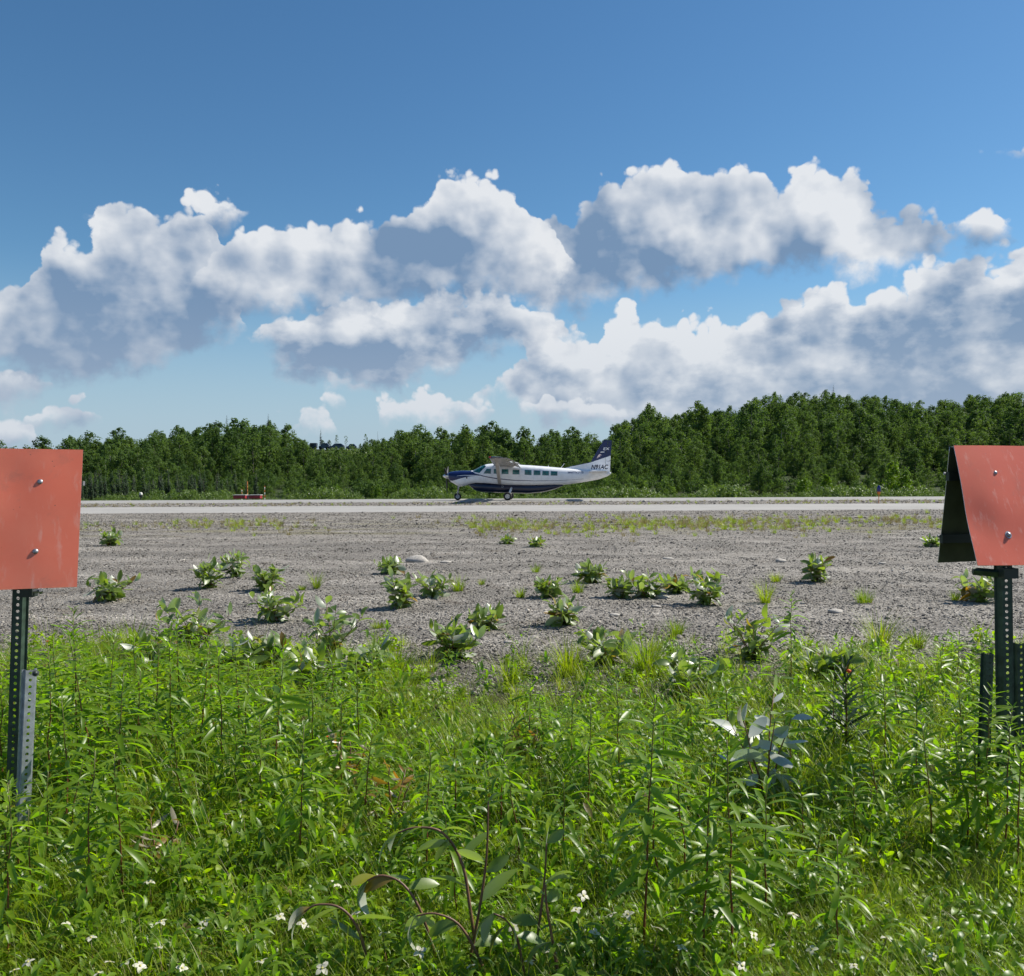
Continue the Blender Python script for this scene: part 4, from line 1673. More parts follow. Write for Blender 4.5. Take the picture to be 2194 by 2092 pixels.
def perforated(parent, name, p0, p1, xdir, width, depth, mat, pitch=0.0300, hole=0.0078, thick=0.003):
    """U channel with a row of round holes in its web, from p0 (top) to p1 (bottom)"""
    ax = (p1 - p0)
    Ln = ax.length
    ax.normalize()
    xd = (xdir - ax * xdir.dot(ax)).normalized()
    yd = ax.cross(xd)
    if yd.y < 0:
        yd = -yd
    n = int(Ln / pitch)
    vs, fs = [], []
    w = width * 0.5

    def P(a, b, c):
        return p0 + xd * a + ax * b + yd * c
    for k in range(n):
        c = (k + 0.5) * pitch
        h = pitch / 2
        ww = 0.017
        o = len(vs)
        ring = [(-ww, -h), (0, -h), (ww, -h), (ww, 0), (ww, h), (0, h), (-ww, h), (-ww, 0)]
        for a, b in ring:
            vs.append(P(a, c + b, 0))
        for a, b in ring:
            l = math.hypot(a / ww, b / h)
            t = math.atan2(b / h, a / ww)
            vs.append(P(hole * math.cos(t), c + hole * math.sin(t), 0))
        for q in range(8):
            vs.append(vs[o + 8 + q] + yd * thick)
        for q in range(8):
            q2 = (q + 1) % 8
            fs.append((o + q, o + q2, o + 8 + q2, o + 8 + q))
            fs.append((o + 8 + q, o + 8 + q2, o + 16 + q2, o + 16 + q))
    ww = 0.017
    for sg in (-1, 1):
        prof = [(sg * ww, 0.0), (sg * ww * 1.15, 0.0), (sg * (w - 0.010), depth), (sg * w, depth), (sg * w, depth + thick), (sg * (w - 0.012), depth + thick), (sg * ww, thick)]
        o = len(vs)
        for b in (0, n * pitch):
            for a, c in prof:
                vs.append(P(a, b, c))
        m = len(prof)
        for q in range(m - 1):
            fs.append((o + q, o + q + 1, o + m + q + 1, o + m + q))
    ob = obj(name, mesh(name, vs, fs, M[mat], False), parent)
    return ob


def left_sign():
    root = thing('marker_sign', 'coral orange square sheet sign on perforated post, cut off by the left edge', 'sign', gpt(30, 1760))
    inv = Vector(root.location)

    def L(px, py, Y):
        return at(px, py, Y) - inv
    tr, br = L(178, 964, 3.97), L(165, 1258, 3.83)
    xl = Vector((-0.57, -0.235, 0.006))
    tl, bl = tr + xl, br + xl
    dents = [(0.56, 0.24, 0.16, -0.006), (0.72, 0.30, 0.22, 0.006), (0.5, 0.78, 0.2, -0.004), (0.30, 0.55, 0.3, 0.005), (0.8, 0.85, 0.25, 0.004)]
    o, nrm = sheet(root, tl, tr, br, bl, [M['sign_coral'], M['sheet_back'], M['sheet_edge']], dents)

    def onp(px, py):
        d = ray(px, py)
        q = Vector((0, 0, EYE)) - inv
        t = (tl - q).dot(nrm) / d.dot(nrm)
        return q + d * t
    bolt(o, onp(86, 1033) + nrm * -0.002, nrm, 0.0125)
    bolt(o, onp(76, 1182) + nrm * -0.002, nrm, 0.0125)
    # small tab and nut showing past the right edge, bracket and bolt end under the sheet
    b = MB()
    b.box(L(177, 1036, 3.98), (0.012, 0.02, 0.02))
    b.build('nut', M['bolt'], root)
    b = MB()
    b.box(L(62, 1268, 3.98), (0.055, 0.05, 0.045))
    b.build('bracket', M['dark_steel'], root)
    b = MB()
    b.tube([L(72, 1268, 3.97), L(93, 1266, 3.98)], 0.008, 8)
    b.tube([L(84, 1268, 3.97), L(89, 1267, 3.975)], 0.014, 6)
    b.build('bracket_bolt', M['bolt'], root)
    perforated(root, 'post', L(46, 1050, 4.04), L(22, 1790, 4.04), Vector((1, 0.15, 0)), 0.072, 0.030, 'green_post')
    perforated(root, 'stub_post', L(66, 1436, 3.93), L(50, 1790, 3.93), Vector((1, 0.9, 0)), 0.062, 0.022, 'galv', 0.0300, 0.0074)
    bolt(root, L(76, 1443, 3.92), Vector((0.6, -0.6, 0.3)).normalized(), 0.010, 'dark_steel')


def right_sign():
    root = thing('marker_sign', 'two red sheet panels leaning apart on perforated posts, cut off by the right edge', 'sign', gpt(2155, 1700))
    inv = Vector(root.location)

    def L(px, py, Y):
        return at(px, py, Y) - inv
    tl, bl = L(2043, 955, 4.50), L(2095, 1212, 4.26)
    tr, br = tl + Vector((0.60, 0.17, 0.000)), bl + Vector((0.60, 0.155, -0.012))
    dents = [(0.05, 0.62, 0.22, -0.010), (0.25, 0.55, 0.2, 0.007), (0.4, 0.8, 0.22, -0.006), (0.3, 0.2, 0.3, 0.006)]
    o, nrm = sheet(root, tl, tr, br, bl, [M['sign_red'], M['sheet_back'], M['sheet_edge']], dents, 'front_panel')

    def onp(px, py):
        d = ray(px, py)
        q = Vector((0, 0, EYE)) - inv
        t = (tl - q).dot(nrm) / d.dot(nrm)
        return q + d * t
    bolt(o, onp(2131, 1014) + nrm * 0.002, nrm, 0.0110)
    bolt(o, onp(2161, 1146) + nrm * -0.002, nrm, 0.0125)
    tl2, bl2 = L(2035, 958, 4.53), L(2010, 1206, 4.72)
    tr2, br2 = tl2 + Vector((0.60, 0.18, 0)), bl2 + Vector((0.60, 0.18, 0.0))
    o2, n2 = sheet(root, tl2, tr2, br2, bl2, [M['sheet_back'], M['sheet_back'], M['sheet_edge']], [(0.2, 0.5, 0.3, 0.004)], 'rear_panel')
    # stiffener strips across the rear panel, bolt ends past its edge
    for t in (0.24, 0.78):
        b = MB()
        p = tl2.lerp(bl2, t)
        q = tr2.lerp(br2, t)
        mid = (p + q) / 2 + n2 * 0.015
        b.box(mid, ((q - p).length + 0.02, 0.022, 0.045), 0, Matrix.Rotation(math.atan2((q - p).y, (q - p).x), 3, 'Z'))
        b.build('stiffener', M['dark_steel'], root)
        b = MB()
        b.tube([p + Vector((-0.016, 0, 0.01)), p + Vector((0.01, 0, 0.01))], 0.008, 8)
        b.build('bolt_end', M['bolt'], root)
    # cross arm and clamp under the panels
    b = MB()
    b.tube([L(2084, 1224, 4.46), L(2176, 1232, 4.42)], 0.020, 4)
    b.build('cross_arm', M['green_post'], root)
    b = MB()
    b.box(L(2160, 1228, 4.40), (0.070, 0.06, 0.05))
    b.build('clamp', M['dark_steel'], root)
    perforated(root, 'post', L(2154, 1080, 4.46), L(2163, 1720, 4.46), Vector((1, -0.1, 0)), 0.088, 0.035, 'green_post', 0.031, 0.0080)
    perforated(root, 'rear_post', L(2188, 1380, 4.52), L(2192, 1720, 4.52), Vector((1, -0.1, 0)), 0.066, 0.030, 'green_post', 0.031, 0.0074)
    perforated(root, 'stub_post', L(2122, 1402, 4.40), L(2112, 1720, 4.40), Vector((1, 0.2, 0)), 0.060, 0.028, 'green_post', 0.031, 0.0074)


left_sign()
right_sign()


# ------------------------------------------------------------------ runway furniture
M['blue_lens'] = simple('blue_lens', (0.01, 0.015, 0.14), 0.12)
M['orange_stake'] = simple('orange_stake', (0.55, 0.17, 0.02), 0.6, var=0.2)
M['red_box'] = simple('red_box', (0.36, 0.03, 0.04), 0.5, var=0.2, vscale=3)
M['white_trim'] = simple('white_trim', (0.7, 0.68, 0.62), 0.6)


def stake_light():
    p = at(1883, 1083, 53.6)
    r = thing('taxiway_light', 'blue domed edge light on a thin orange stake at the far taxiway edge', 'light', (p.x, 53.6, 0.0))
    b = MB()
    b.tube([(0, 0, -0.05), (0, 0, 0.64)], 0.022, 8)
    b.build('stake', M['orange_stake'], r, True)
    b = MB()
    b.lathe([(0.0, 0.56), (0.075, 0.58), (0.09, 0.66), (0.09, 0.74), (0.0, 0.74)], n=16)
    b.build('collar', M['orange_stake'], r)
    b = MB()
    b.lathe([(0.10, 0.74), (0.115, 0.80), (0.115, 0.95), (0.095, 1.04), (0.055, 1.10), (0.0, 1.12)], n=18)
    b.build('lens_dome', M['blue_lens'], r, True)
    p = at(302, 1071, 76.5)
    r = thing('edge_light', 'tiny white and black edge light at the runway verge beside the left sign', 'light', (p.x, 76.5, -0.05))
    b = MB()
    b.lathe([(0.05, 0), (0.05, 0.25), (0.15, 0.25), (0.15, 0.42), (0.0, 0.44)], n=12)
    b.build('base', M['black'], r)
    b = MB()
    b.lathe([(0.12, 0.44), (0.14, 0.56), (0.08, 0.66), (0.0, 0.68)], n=12)
    b.build('lens', M['white_trim'], r, True)


stake_light()


def red_units():
    for i, (x0, x1, lab) in enumerate(((502, 528, 'low dark red runway light housing, left one of the pair'), (536, 560, 'low dark red runway light housing, right one of the pair'))):
        Y = 77.0
        a, c = at(x0, 1076, Y), at(x1, 1066.5, Y)
        w, h = c.x - a.x, c.z + 0.35
        r = thing('light_housing', lab, 'light housing', ((a.x + c.x) / 2, Y, -0.12))
        b = MB()
        b.box((0, 0, h * 0.62), (w, 0.7, h * 0.66))
        o = b.build('housing', M['red_box'], r)
        md = o.modifiers.new('bevel', 'BEVEL')
        md.width = 0.03
        b = MB()
        b.box((0, 0, h * 0.95 + 0.025), (w + 0.06, 0.76, 0.04))
        b.build('lid', M['white_trim'], r)
        b = MB()
        b.box((0, -0.36, h * 0.55), (w * 0.7, 0.02, h * 0.3))
        b.build('front_window', M['red_box'], r)
        for sx in (-1, 1):
            b = MB()
            b.tube([(sx * w * 0.38, 0, -0.1), (sx * w * 0.38, 0, h * 0.32)], 0.04, 8)
            b.build('leg', M['galv'], r)
    b = MB()
    a = at(532, 1072, 77.2)
    r = thing('control_box', 'small grey box between the two red runway light housings', 'box', (a.x, 77.3, -0.12))
    b.box((0, 0, 0.28), (0.32, 0.3, 0.35))
    b.build('case', M['galv'], r)
    b = MB()
    b.box((0, -0.155, 0.30), (0.24, 0.012, 0.05))
    b.build('slot', M['black'], r)
    for px, yt, lab in ((518, 1050, 'short orange and white marker pole behind the left red housing'), (530, 1034, 'tall orange marker pole between the red housings'),
                        (567, 1044, 'orange and white marker pole right of the red housings')):
        a = at(px, yt, 78.5)
        r = thing('marker_pole', lab, 'pole', (a.x, 78.5, terrain(a.x, 78.5)))
        H = a.z - terrain(a.x, 78.5)
        n = 6
        for k in range(n):
            b = MB()
            b.tube([(0, 0, H * k / n - (0.1 if k == 0 else 0)), (0, 0, H * (k + 1) / n)], 0.035, 8)
            b.build('band', M['orange_stake'] if (k % 2 == 0 or px == 530) else M['white_trim'], r, True)
        b = MB()
        b.lathe([(0.03, H), (0.05, H + .02), (0.04, H + .08), (0.0, H + .10)], n=8)
        b.build('cap', M['orange_stake'], r)


red_units()

# dark vehicles parked on the hilltop clearing
M['car_paint'] = simple('dark_car_paint', (0.010, 0.012, 0.020), 0.18, 0.0, 0.6, coat=0.6)
M['car_glass'] = simple('car_glass', (0.02, 0.025, 0.03), 0.05)


def car(px, w_px, label, box=False):
    Y = 203.0
    x = (px - CX) / FPX * Y
    Lc = w_px * Y / FPX
    r = thing('parked_vehicle', label, 'vehicle', (x, Y, terrain(x, Y) + 0.05), 0.0, None)
    Hc = 1.55
    if box:
        prof = [(-.5, .35), (-.5, 1.45), (-.46, 1.5), (.46, 1.5), (.5, 1.45), (.5, .35)]
    else:
        prof = [(-.5, .35), (-.5, .85), (-.44, .98), (-.30, 1.04), (-.16, 1.48), (-.05, 1.56), (.28, 1.54), (.42, 1.18), (.49, 1.05), (.5, .4)]
    vs, fs = [], []
    n = len(prof)
    for y, k in ((-.88, .96), (-.80, 1.0), (.80, 1.0), (.88, .96)):
        for a, z in prof:
            vs.append((a * Lc * k, y if z < 1.1 else y * .84, z))
    for j in range(3):
        for i in range(n):
            i2 = (i + 1) % n
            fs.append((j * n + i, j * n + i2, j * n + n + i2, j * n + n + i))
    fs += [tuple(range(n)), tuple(range(3 * n, 4 * n))]
    autosmooth(obj('body', mesh('body', vs, fs, M['car_paint']), r), 30)
    if not box:
        b = MB()
        b.add([(-.24 * Lc, -.80, 1.06), (.36 * Lc, -.80, 1.08), (.25 * Lc, -.755, 1.45), (-.14 * Lc, -.755, 1.43)], [(0, 1, 2, 3)])
        b.build('side_window', M['car_glass'], r)
    for sx in (-.32, .32):
        b = MB()
        b.lathe([(0.0, -.1), (.2, -.1), (.33, -.1), (.35, 0), (.33, .1), (0, .1)], 'Y', (sx * Lc, -.82, .36), 16)
        b.build('wheel', M['rubber'], r)


car(673, 14, 'dark boxy trailer at the left end of the vehicle row on the hilltop', True)
car(696, 22, 'dark rounded vehicle second from left in the hilltop row')
car(723, 32, 'long dark rounded vehicle in the middle of the hilltop row')
car(754, 21, 'dark rounded vehicle at the right end of the hilltop row')


# ------------------------------------------------------------------ gravel stones
def stone_mesh(name, seed, sub=1):
    import bmesh
    r = random.Random(seed)
    bm = bmesh.new()
    bmesh.ops.create_icosphere(bm, subdivisions=sub, radius=0.5)
    sx, sy, sz = r.uniform(.8, 1.2), r.uniform(.7, 1.0), r.uniform(.45, .75)
    ph = [r.uniform(0, 6.28) for _ in range(6)]
    for v in bm.verts:
        d = 1 + 0.16 * math.sin(v.co.x * 7 + ph[0]) * math.sin(v.co.y * 6 + ph[1]) + 0.12 * math.sin(v.co.z * 9 + ph[2] + v.co.x * 4) + r.uniform(-.08, .08)
        v.co = Vector((v.co.x * sx * d, v.co.y * sy * d, v.co.z * sz * d))
    me = bpy.data.meshes.new(name)
    bm.to_mesh(me)
    bm.free()
    return me


STONES = []
for k in range(8):
    me = stone_mesh('stone_form', 600 + k, 1)
    me.materials.append(M['stone'])
    STONES.append(proto('stone_form', me))


def gravel():
    pts, rots, scl, idx = [], [], [], []
    N = 170000
    # spread evenly in the picture rather than on the ground: nearer stones show more
    for k in range(N):
        y = 6.6 + 27 * (rnd.random() ** 2.0)
        x = rnd.uniform(-0.66, 0.66) * y
        s = 0.0112 * math.exp(rnd.gauss(0.32, 0.42)) * (0.88 + y * 0.018)
        if y < 8.2 and rnd.random() < (8.2 - y) * 0.35:
            continue
        if rnd.random() < 0.012:
            s *= 1.8
        pts.append((x, y, terrain(x, y) + s * 0.12))
        rots.append((rnd.uniform(-.4, .4), rnd.uniform(-.4, .4), rnd.uniform(0, 6.28)))
        scl.append(s)
        idx.append(rnd.randrange(8))
    for k in range(26000):
        y = rnd.uniform(29, 43.6)
        x = rnd.uniform(-0.64, 0.64) * y
        s = 0.034 * math.exp(rnd.gauss(0.0, 0.40))
        pts.append((x, y, terrain(x, y) + s * 0.15))
        rots.append((rnd.uniform(-.4, .4), rnd.uniform(-.4, .4), rnd.uniform(0, 6.28)))
        scl.append(s)
        idx.append(rnd.randrange(8))
    for k in range(7000):      # the strip between taxiway and runway
        y = rnd.uniform(53.8, 62.8)
        x = rnd.uniform(-0.64, 0.64) * y
        s = 0.055 * math.exp(rnd.gauss(0.0, 0.4))
        pts.append((x, y, s * 0.15))
        rots.append((rnd.uniform(-.4, .4), rnd.uniform(-.4, .4), rnd.uniform(0, 6.28)))
        scl.append(s)
        idx.append(rnd.randrange(8))
    scatter('gravel', STONES, pts, rots, scl, idx, 'grey crushed gravel covering the ground up to the taxiway')


gravel()

ROCKS = [(895, 1197, 62, 'broad flat pale rock, largest on the gravel'), (955, 1203, 22, 'pale pebble right of the broad flat rock'), (448, 1208, 14, 'small pale stone above the leafy pair of plants on the left'),
         (1672, 1200, 32, 'flat pale rock on bare gravel at right'), (1418, 1278, 30, 'grey rock shape standing for a blurred insect, in front of the large leafy plant right of centre'), (1405, 1303, 24, 'pale stone below the grey rock shape right of centre'),  # the grey one is a stand-in added for a blurred flying insect
         (1640, 1283, 20, 'pale stone left of the round grass tuft'), (1318, 1322, 30, 'flat pale stone on the gravel above the tall grass'), (1790, 1306, 34, 'low pale stone on the gravel right of centre, below the grass tuft'),
         (840, 1296, 18, 'pale stone below the broad leafy plant left of centre'), (570, 1287, 14, 'small grey stone between plants at left'), (1432, 1195, 22, 'grey stone on bare gravel right of centre'),
         (490, 1296, 16, 'small dark stone at left near the meadow'), (1890, 1208, 18, 'small pale stone left of the right sign'), (1090, 1378, 22, 'pale stone at the edge of the meadow, middle'),
         (1580, 1370, 20, 'grey stone among weeds at the edge of the meadow')]
for i, (px, py, w, lab) in enumerate(ROCKS):
    p = gpt(px, py + w * 0.08)
    me = stone_mesh('rock', 700 + i, 2)
    me.materials.append(M['pale_rock'])
    me.polygons.foreach_set('use_smooth', [True] * len(me.polygons))
    s = w * p.y / FPX
    o = obj('rock', me, None, (p.x, p.y, terrain(p.x, p.y) + s * 0.06), (0, 0, rnd.uniform(-.4, .4)), (s, s * 0.9, s * 0.55))
    tag(o, lab, 'rock', 'larger rocks on the gravel')


# ------------------------------------------------------------------ plants
FIRE_LEAF = [mesh('leaf', *leaf_geo(1.0, w, dr, 0.35, 'lance', 6, tw), M['fire_leaf']) for w, dr, tw in ((.10, .5, .1), (.085, .9, -.25), (.11, .25, .2), (.09, 1.1, .0))]
POP_LEAF = [mesh('leaf', *leaf_geo(1.0, w, dr, 0.30, 'ovate', 7, tw), M['poplar_leaf']) for w, dr, tw in ((.29, .5, .15), (.26, 1.0, -.3), (.31, .2, .3), (.27, -.3, .1), (.24, 1.5, .3))]
ORD = 'first second third fourth fifth sixth seventh eighth ninth tenth eleventh twelfth thirteenth fourteenth fifteenth sixteenth seventeenth eighteenth nineteenth twentieth'.split()
ORD += ['twenty-' + o for o in ORD[:9]] + ['thirtieth'] + ['thirty-' + o for o in ORD[:9]] + ['fortieth'] + ['forty-' + o for o in ORD[:9]] + ['fiftieth']


def stem_curve(h, lean, r, n=7):
    a = r.uniform(0, 6.28)
    return [Vector((math.cos(a) * lean * (i / n) ** 1.6 + r.gauss(0, .004), math.sin(a) * lean * (i / n) ** 1.6 + r.gauss(0, .004), h * i / n)) for i in range(n + 1)]


def along(pts, t):
    f = t * (len(pts) - 1)
    i = min(int(f), len(pts) - 2)
    return pts[i].lerp(pts[i + 1], f - i)


def fireweed(loc, h, seed, label, parts=True, wind=0.35):
    r = random.Random(seed)
    root = thing('fireweed', label, 'plant', loc, 0.0, 'fireweed stalks of the meadow')
    pts = stem_curve(h, h * r.uniform(0.02, 0.14), r)
    b = MB()
    r0 = 0.0030 + 0.0022 * h
    b.tube([pts[0] - Vector((0, 0, .03))] + pts[1:], [r0 * (1 - 0.62 * i / (len(pts) - 1)) for i in range(len(pts))], 5)
    b.build('stem', M['stem'], root, True)
    n = int(h / 0.0150)
    acc = MB()
    a = r.uniform(0, 6.28)
    t0 = r.uniform(0.16, 0.30)
    for i in range(n):
        k = i / (n - 1)
        t = t0 + (1 - t0) * k ** 0.85
        a += 2.399 + r.gauss(0, .25)
        L = (0.075 + 0.085 * math.sin(math.pi * min(1, 0.25 + k * 0.72)) ** 1.2) * r.uniform(.75, 1.15) * (0.72 + 0.42 * h)
        if k > 0.88:
            L *= 0.62
        pit = R(-8) + R(62) * k ** 2.2 + r.gauss(0, R(9))
        yaw = a + wind * 0.25 * math.sin(-a)
        me = r.choice(FIRE_LEAF)
        roll = r.gauss(0, .3)
        if parts:
            obj('leaf', me, root, along(pts, t), Euler((roll, -pit, yaw), 'XYZ'), L)
        else:
            m4 = pose(along(pts, t), yaw, pit, roll, L)
            acc.add([m4 @ v.co for v in me.vertices], [tuple(p.vertices) for p in me.polygons])
    if not parts:
        o = acc.build('foliage', M['fire_leaf'], root, True)
        o['kind'] = 'stuff'
    return root


def sapling(loc, h, w, seed, label, leafy=1.0, Lf=0.125, group='leafy poplar saplings on the gravel'):
    r = random.Random(seed)
    root = thing('poplar_sapling', label, 'plant', loc, 0.0, group)
    ns = max(4, min(8, int(4 + w / h * 2.3)))
    for s in range(ns):
        a = 6.283 * s / ns + r.uniform(-.4, .4)
        out = (w * 0.42) * r.uniform(0.3, 1.0)
        hh = h * r.uniform(0.55, 0.92)
        pts = [Vector((math.cos(a) * out * (i / 5) ** 1.1 + r.gauss(0, .004), math.sin(a) * out * (i / 5) ** 1.1 + r.gauss(0, .004), hh * (i / 5) ** 0.9)) for i in range(6)]
        b = MB()
        b.tube([pts[0] - Vector((0, 0, .02))] + pts[1:], [0.006, .0055, .005, .004, .003, .002], 5)
        b.build('stem', M['twig'], root, True)
        nl = int(r.uniform(11, 17) * leafy)
        ya = r.uniform(0, 6.28)
        for i in range(nl):
            t = 0.06 + 0.94 * i / (nl - 1)
            ya += 2.399 + r.gauss(0, .4)
            pit = R(-22) + R(68) * t ** 1.5 + r.gauss(0, R(22))
            L = Lf * r.uniform(.65, 1.2) * (0.8 + 0.3 * math.sin(math.pi * t))
            roll = r.gauss(0, .5) + (math.pi if r.random() < .33 else 0)
            obj('leaf', r.choice(POP_LEAF), root, along(pts, t), Euler((roll, -pit, ya), 'XYZ'), L)
    return root


def strip_pt(xs, ys):
    return 1.1154 * xs, 1080 + 1.1154 * ys


SAP = [(212, 82, 30, 30, 'small sapling with pale upright leaves, farthest left on the gravel'), (205, 188, 52, 88, 'wide leafy sapling just right of the left sign'),
       (400, 160, 55, 65, 'leafy sapling, left one of the close pair casting a dark shadow'), (452, 140, 42, 36, 'slim sapling beside the broad flat pale rock'),
       (512, 168, 50, 56, 'reddish-tipped sapling right of the close pair'), (525, 222, 66, 92, 'large bushy sapling standing alone left of centre'),
       (750, 135, 28, 52, 'low dark sapling above the white-leaved one near the middle'), (768, 198, 68, 58, 'sapling with drooping white leaves, left of the middle'),
       (830, 178, 44, 72, 'broad green sapling just right of the white-leaved one'), (1028, 82, 17, 32, 'tiny dark sapling high on the gravel in the middle'),
       (975, 76, 14, 20, 'tiny pale sapling high on the gravel, left of the dark one'), (1050, 180, 42, 54, 'yellowish sapling in the middle of the gravel'),
       (1135, 148, 42, 34, 'upright narrow sapling right of the middle'), (1190, 180, 40, 45, 'small sapling left of the largest bushy one right of centre'),
       (1245, 178, 62, 80, 'thick bushy sapling behind the grey rock shape'), (1355, 194, 60, 80, 'bushy white-leaved sapling right of the grey rock shape'),
       (1083, 238, 56, 44, 'thin sapling with yellow top in the middle, near the meadow'), (1570, 153, 44, 44, 'white-topped sapling standing alone on the right'),
       (1885, 188, 54, 62, 'leafy sapling beside the right sign post'), (870, 298, 104, 108, 'tall leafy sapling at the meadow edge, middle left'),
       (640, 296, 104, 92, 'tall white-leaved sapling at the meadow edge, left'), (1445, 300, 112, 108, 'big dark leafy sapling at the meadow edge, right of centre'),
       (1165, 306, 74, 100, 'dense dark sapling behind the tall grass near the middle'), (375, 282, 108, 120, 'tall white-flecked sapling at the meadow edge behind fireweed, far left'),
       (932, 242, 44, 46, 'small reddish sapling above the tall one at the meadow edge'), (1790, 82, 20, 22, 'tiny sapling left of the rear panel of the right sign'),
       (1300, 170, 26, 28, 'tiny sapling between the two bushy ones right of centre'), (520, 330, 70, 90, 'low sapling among fireweed at the meadow edge, left'),
       (440, 345, 90, 100, 'leafy sapling deep in the fireweed, left of the low one'), (605, 365, 80, 90, 'leafy sapling in the meadow below the tall white-leaved one'),
       (705, 350, 78, 80, 'dark leafy sapling in the meadow, left of the middle'), (1335, 372, 88, 110, 'broad leafy sapling in the meadow right of the middle'),
       (1600, 345, 70, 80, 'leafy sapling in the meadow behind the arching grass'), (300, 335, 86, 80, 'leafy sapling among the tall fireweed at the far left')]
for i, (xs, ys, h, w, lab) in enumerate(SAP):
    px, py = strip_pt(xs, ys)
    p = gpt(px, py)
    k = p.y / FPX * 1.1154
    sapling((p.x, p.y, terrain(p.x, p.y)), h * k * rnd.uniform(0.72, 1.08), w * k * rnd.uniform(1.25, 1.7), 800 + i, lab, 1.0 if h > 24 else 0.7, min(0.21, 0.135 + 0.0042 * p.y) * (1.0 if h > 25 else 0.9))
# the big-leaved one on the right: glare and pale undersides put into leaf colour
M['glare_pale_leaf'] = leaf_mat('glare_pale_leaf', (0.42, 0.46, 0.36), (0.60, 0.62, 0.54), 0.25, 0.4, back=(0.62, 0.64, 0.58), spec=0.9, tcol=(.7, .9, .5))
_pl = POP_LEAF
POP_LEAF = _pl + [mesh('leaf', *leaf_geo(1.0, w, dr, 0.30, 'ovate', 7, tw), M['glare_pale_leaf']) for w, dr, tw in ((.29, .5, .15), (.26, 1.0, -.3), (.31, .2, .3), (.27, -.3, .1))]
p = gpt(1640, 1740)
sapling((p.x, p.y, 0), 0.66, 0.46, 870, 'big-leaved sapling with glaring white leaves in the meadow on the right', 0.7, 0.16, None)
POP_LEAF = _pl

M['tinted_leaf'] = leaf_mat('tinted_leaf', (0.10, 0.16, 0.03), (0.30, 0.15, 0.03), 0.45, 0.36, back=(0.40, 0.36, 0.28), spec=0.8, tcol=(1.8, 1.6, 0.6))
_pl = POP_LEAF
POP_LEAF = [mesh('leaf', *leaf_geo(1.0, w, dr, 0.30, 'ovate', 7, tw), M['tinted_leaf']) for w, dr, tw in ((.17, .5, .15), (.15, 1.0, -.3), (.18, .2, .3))]
for px, py, h, w, lab in ((835, 1800, .40, .34, 'willow sapling with orange-tinted leaves left of the middle of the meadow'), (745, 1700, .34, .26, 'smaller orange-tinted willow sapling, further left in the meadow'),
                          (1130, 1660, .36, .30, 'greyish willow sapling with tinted tips in the middle of the meadow'), (330, 1890, .30, .30, 'low tinted willow sapling at the lower left')):
    p = gpt(px, py)
    sapling((p.x, p.y, 0), h, w, 880 + px, lab, 0.9, 0.085, None)
POP_LEAF = _pl

# ---- grass tufts
def tuft_mesh(name, n, L, spread, seed, mat, W=0.0028, dr=1.1):
    r = random.Random(seed)
    b = MB()
    for i in range(n):
        vs, fs = blade_geo(L * r.uniform(.45, 1.1), W * r.uniform(.7, 1.3), r.uniform(.3, 1.6) * dr)
        rr = spread * math.sqrt(r.random())
        t = r.uniform(0, 6.28)
        a = t + r.gauss(0, .7)
        b.add(xf(vs, pose((rr * .6 * math.cos(t), rr * .6 * math.sin(t), -0.01), a, -.12 - .5 * rr / max(spread, .01) * r.random())), fs)
    return b.mesh(name, mat, True)


def tuft(px, py, hpx, wpx, label, mat='grass_blade', n=70, name='grass_tuft', seed=0, dr=1.1, W=0.0028):
    p = gpt(px, py)
    h, w = hpx * p.y / FPX, wpx * p.y / FPX
    me = tuft_mesh('blades', n, h * 1.05, w * 0.36, 900 + seed, M[mat], W, dr)
    o = obj(name, me, None, (p.x, p.y, terrain(p.x, p.y)))
    tag(o, label, 'grass', 'grass tufts on and by the gravel')
    return o


TU = [(1660, 188, 36, 66, 'round dense green grass tuft on bare gravel, right'), (1490, 152, 26, 36, 'small green grass tuft left of the white-topped sapling'), (1030, 130, 22, 30, 'small green tuft in the middle of the gravel'),
      (608, 166, 46, 24, 'thin upright weed tuft left of centre'), (580, 168, 14, 26, 'dark low tuft beside the thin weed left of centre'), (728, 236, 18, 52, 'flat yellowish tuft near the meadow, left of centre'),
      (1300, 258, 44, 36, 'fine upright grass tuft near the meadow, right of centre'), (880, 168, 40, 42, 'loose weedy tuft right of the broad green sapling'), (1000, 180, 26, 36, 'yellow-green weed tuft in the middle of the gravel'),
      (925, 155, 16, 22, 'tiny weed tuft on the gravel, middle'), (1110, 168, 36, 42, 'weedy tuft right of the yellowish sapling'), (1090, 330, 86, 84, 'thick dark green grass clump at the meadow edge, middle'),
      (1240, 330, 120, 70, 'tall yellow-green grass clump at the meadow edge, middle right'), (1560, 338, 88, 150, 'arching yellow-green grass clump on the right'), (1690, 272, 84, 70, 'tall bright grass clump at the meadow edge, right'),
      (1760, 274, 46, 60, 'short bright clump at the meadow edge, right of the tall one'), (255, 290, 80, 60, 'wispy grey-green grass clump beside the fireweed, far left'), (760, 330, 80, 90, 'fine grass clump at the meadow edge, left of centre'),
      (980, 345, 70, 60, 'dark fine grass clump near the middle'), (1470, 190, 60, 40, 'thin tall weed tuft right of the white-leaved sapling'), (1835, 185, 24, 30, 'small weed tuft left of the right post')]
for i, (xs, ys, h, w, lab) in enumerate(TU):
    px, py = strip_pt(xs, ys)
    tuft(px, py, h * 1.1154, w * 1.1154, lab, 'grass_blade', 60 + int(w * 1.2), 'grass_tuft', i, 1.5 if 'arching' in lab else 0.8, 0.0030 if ys < 250 else 0.0036)

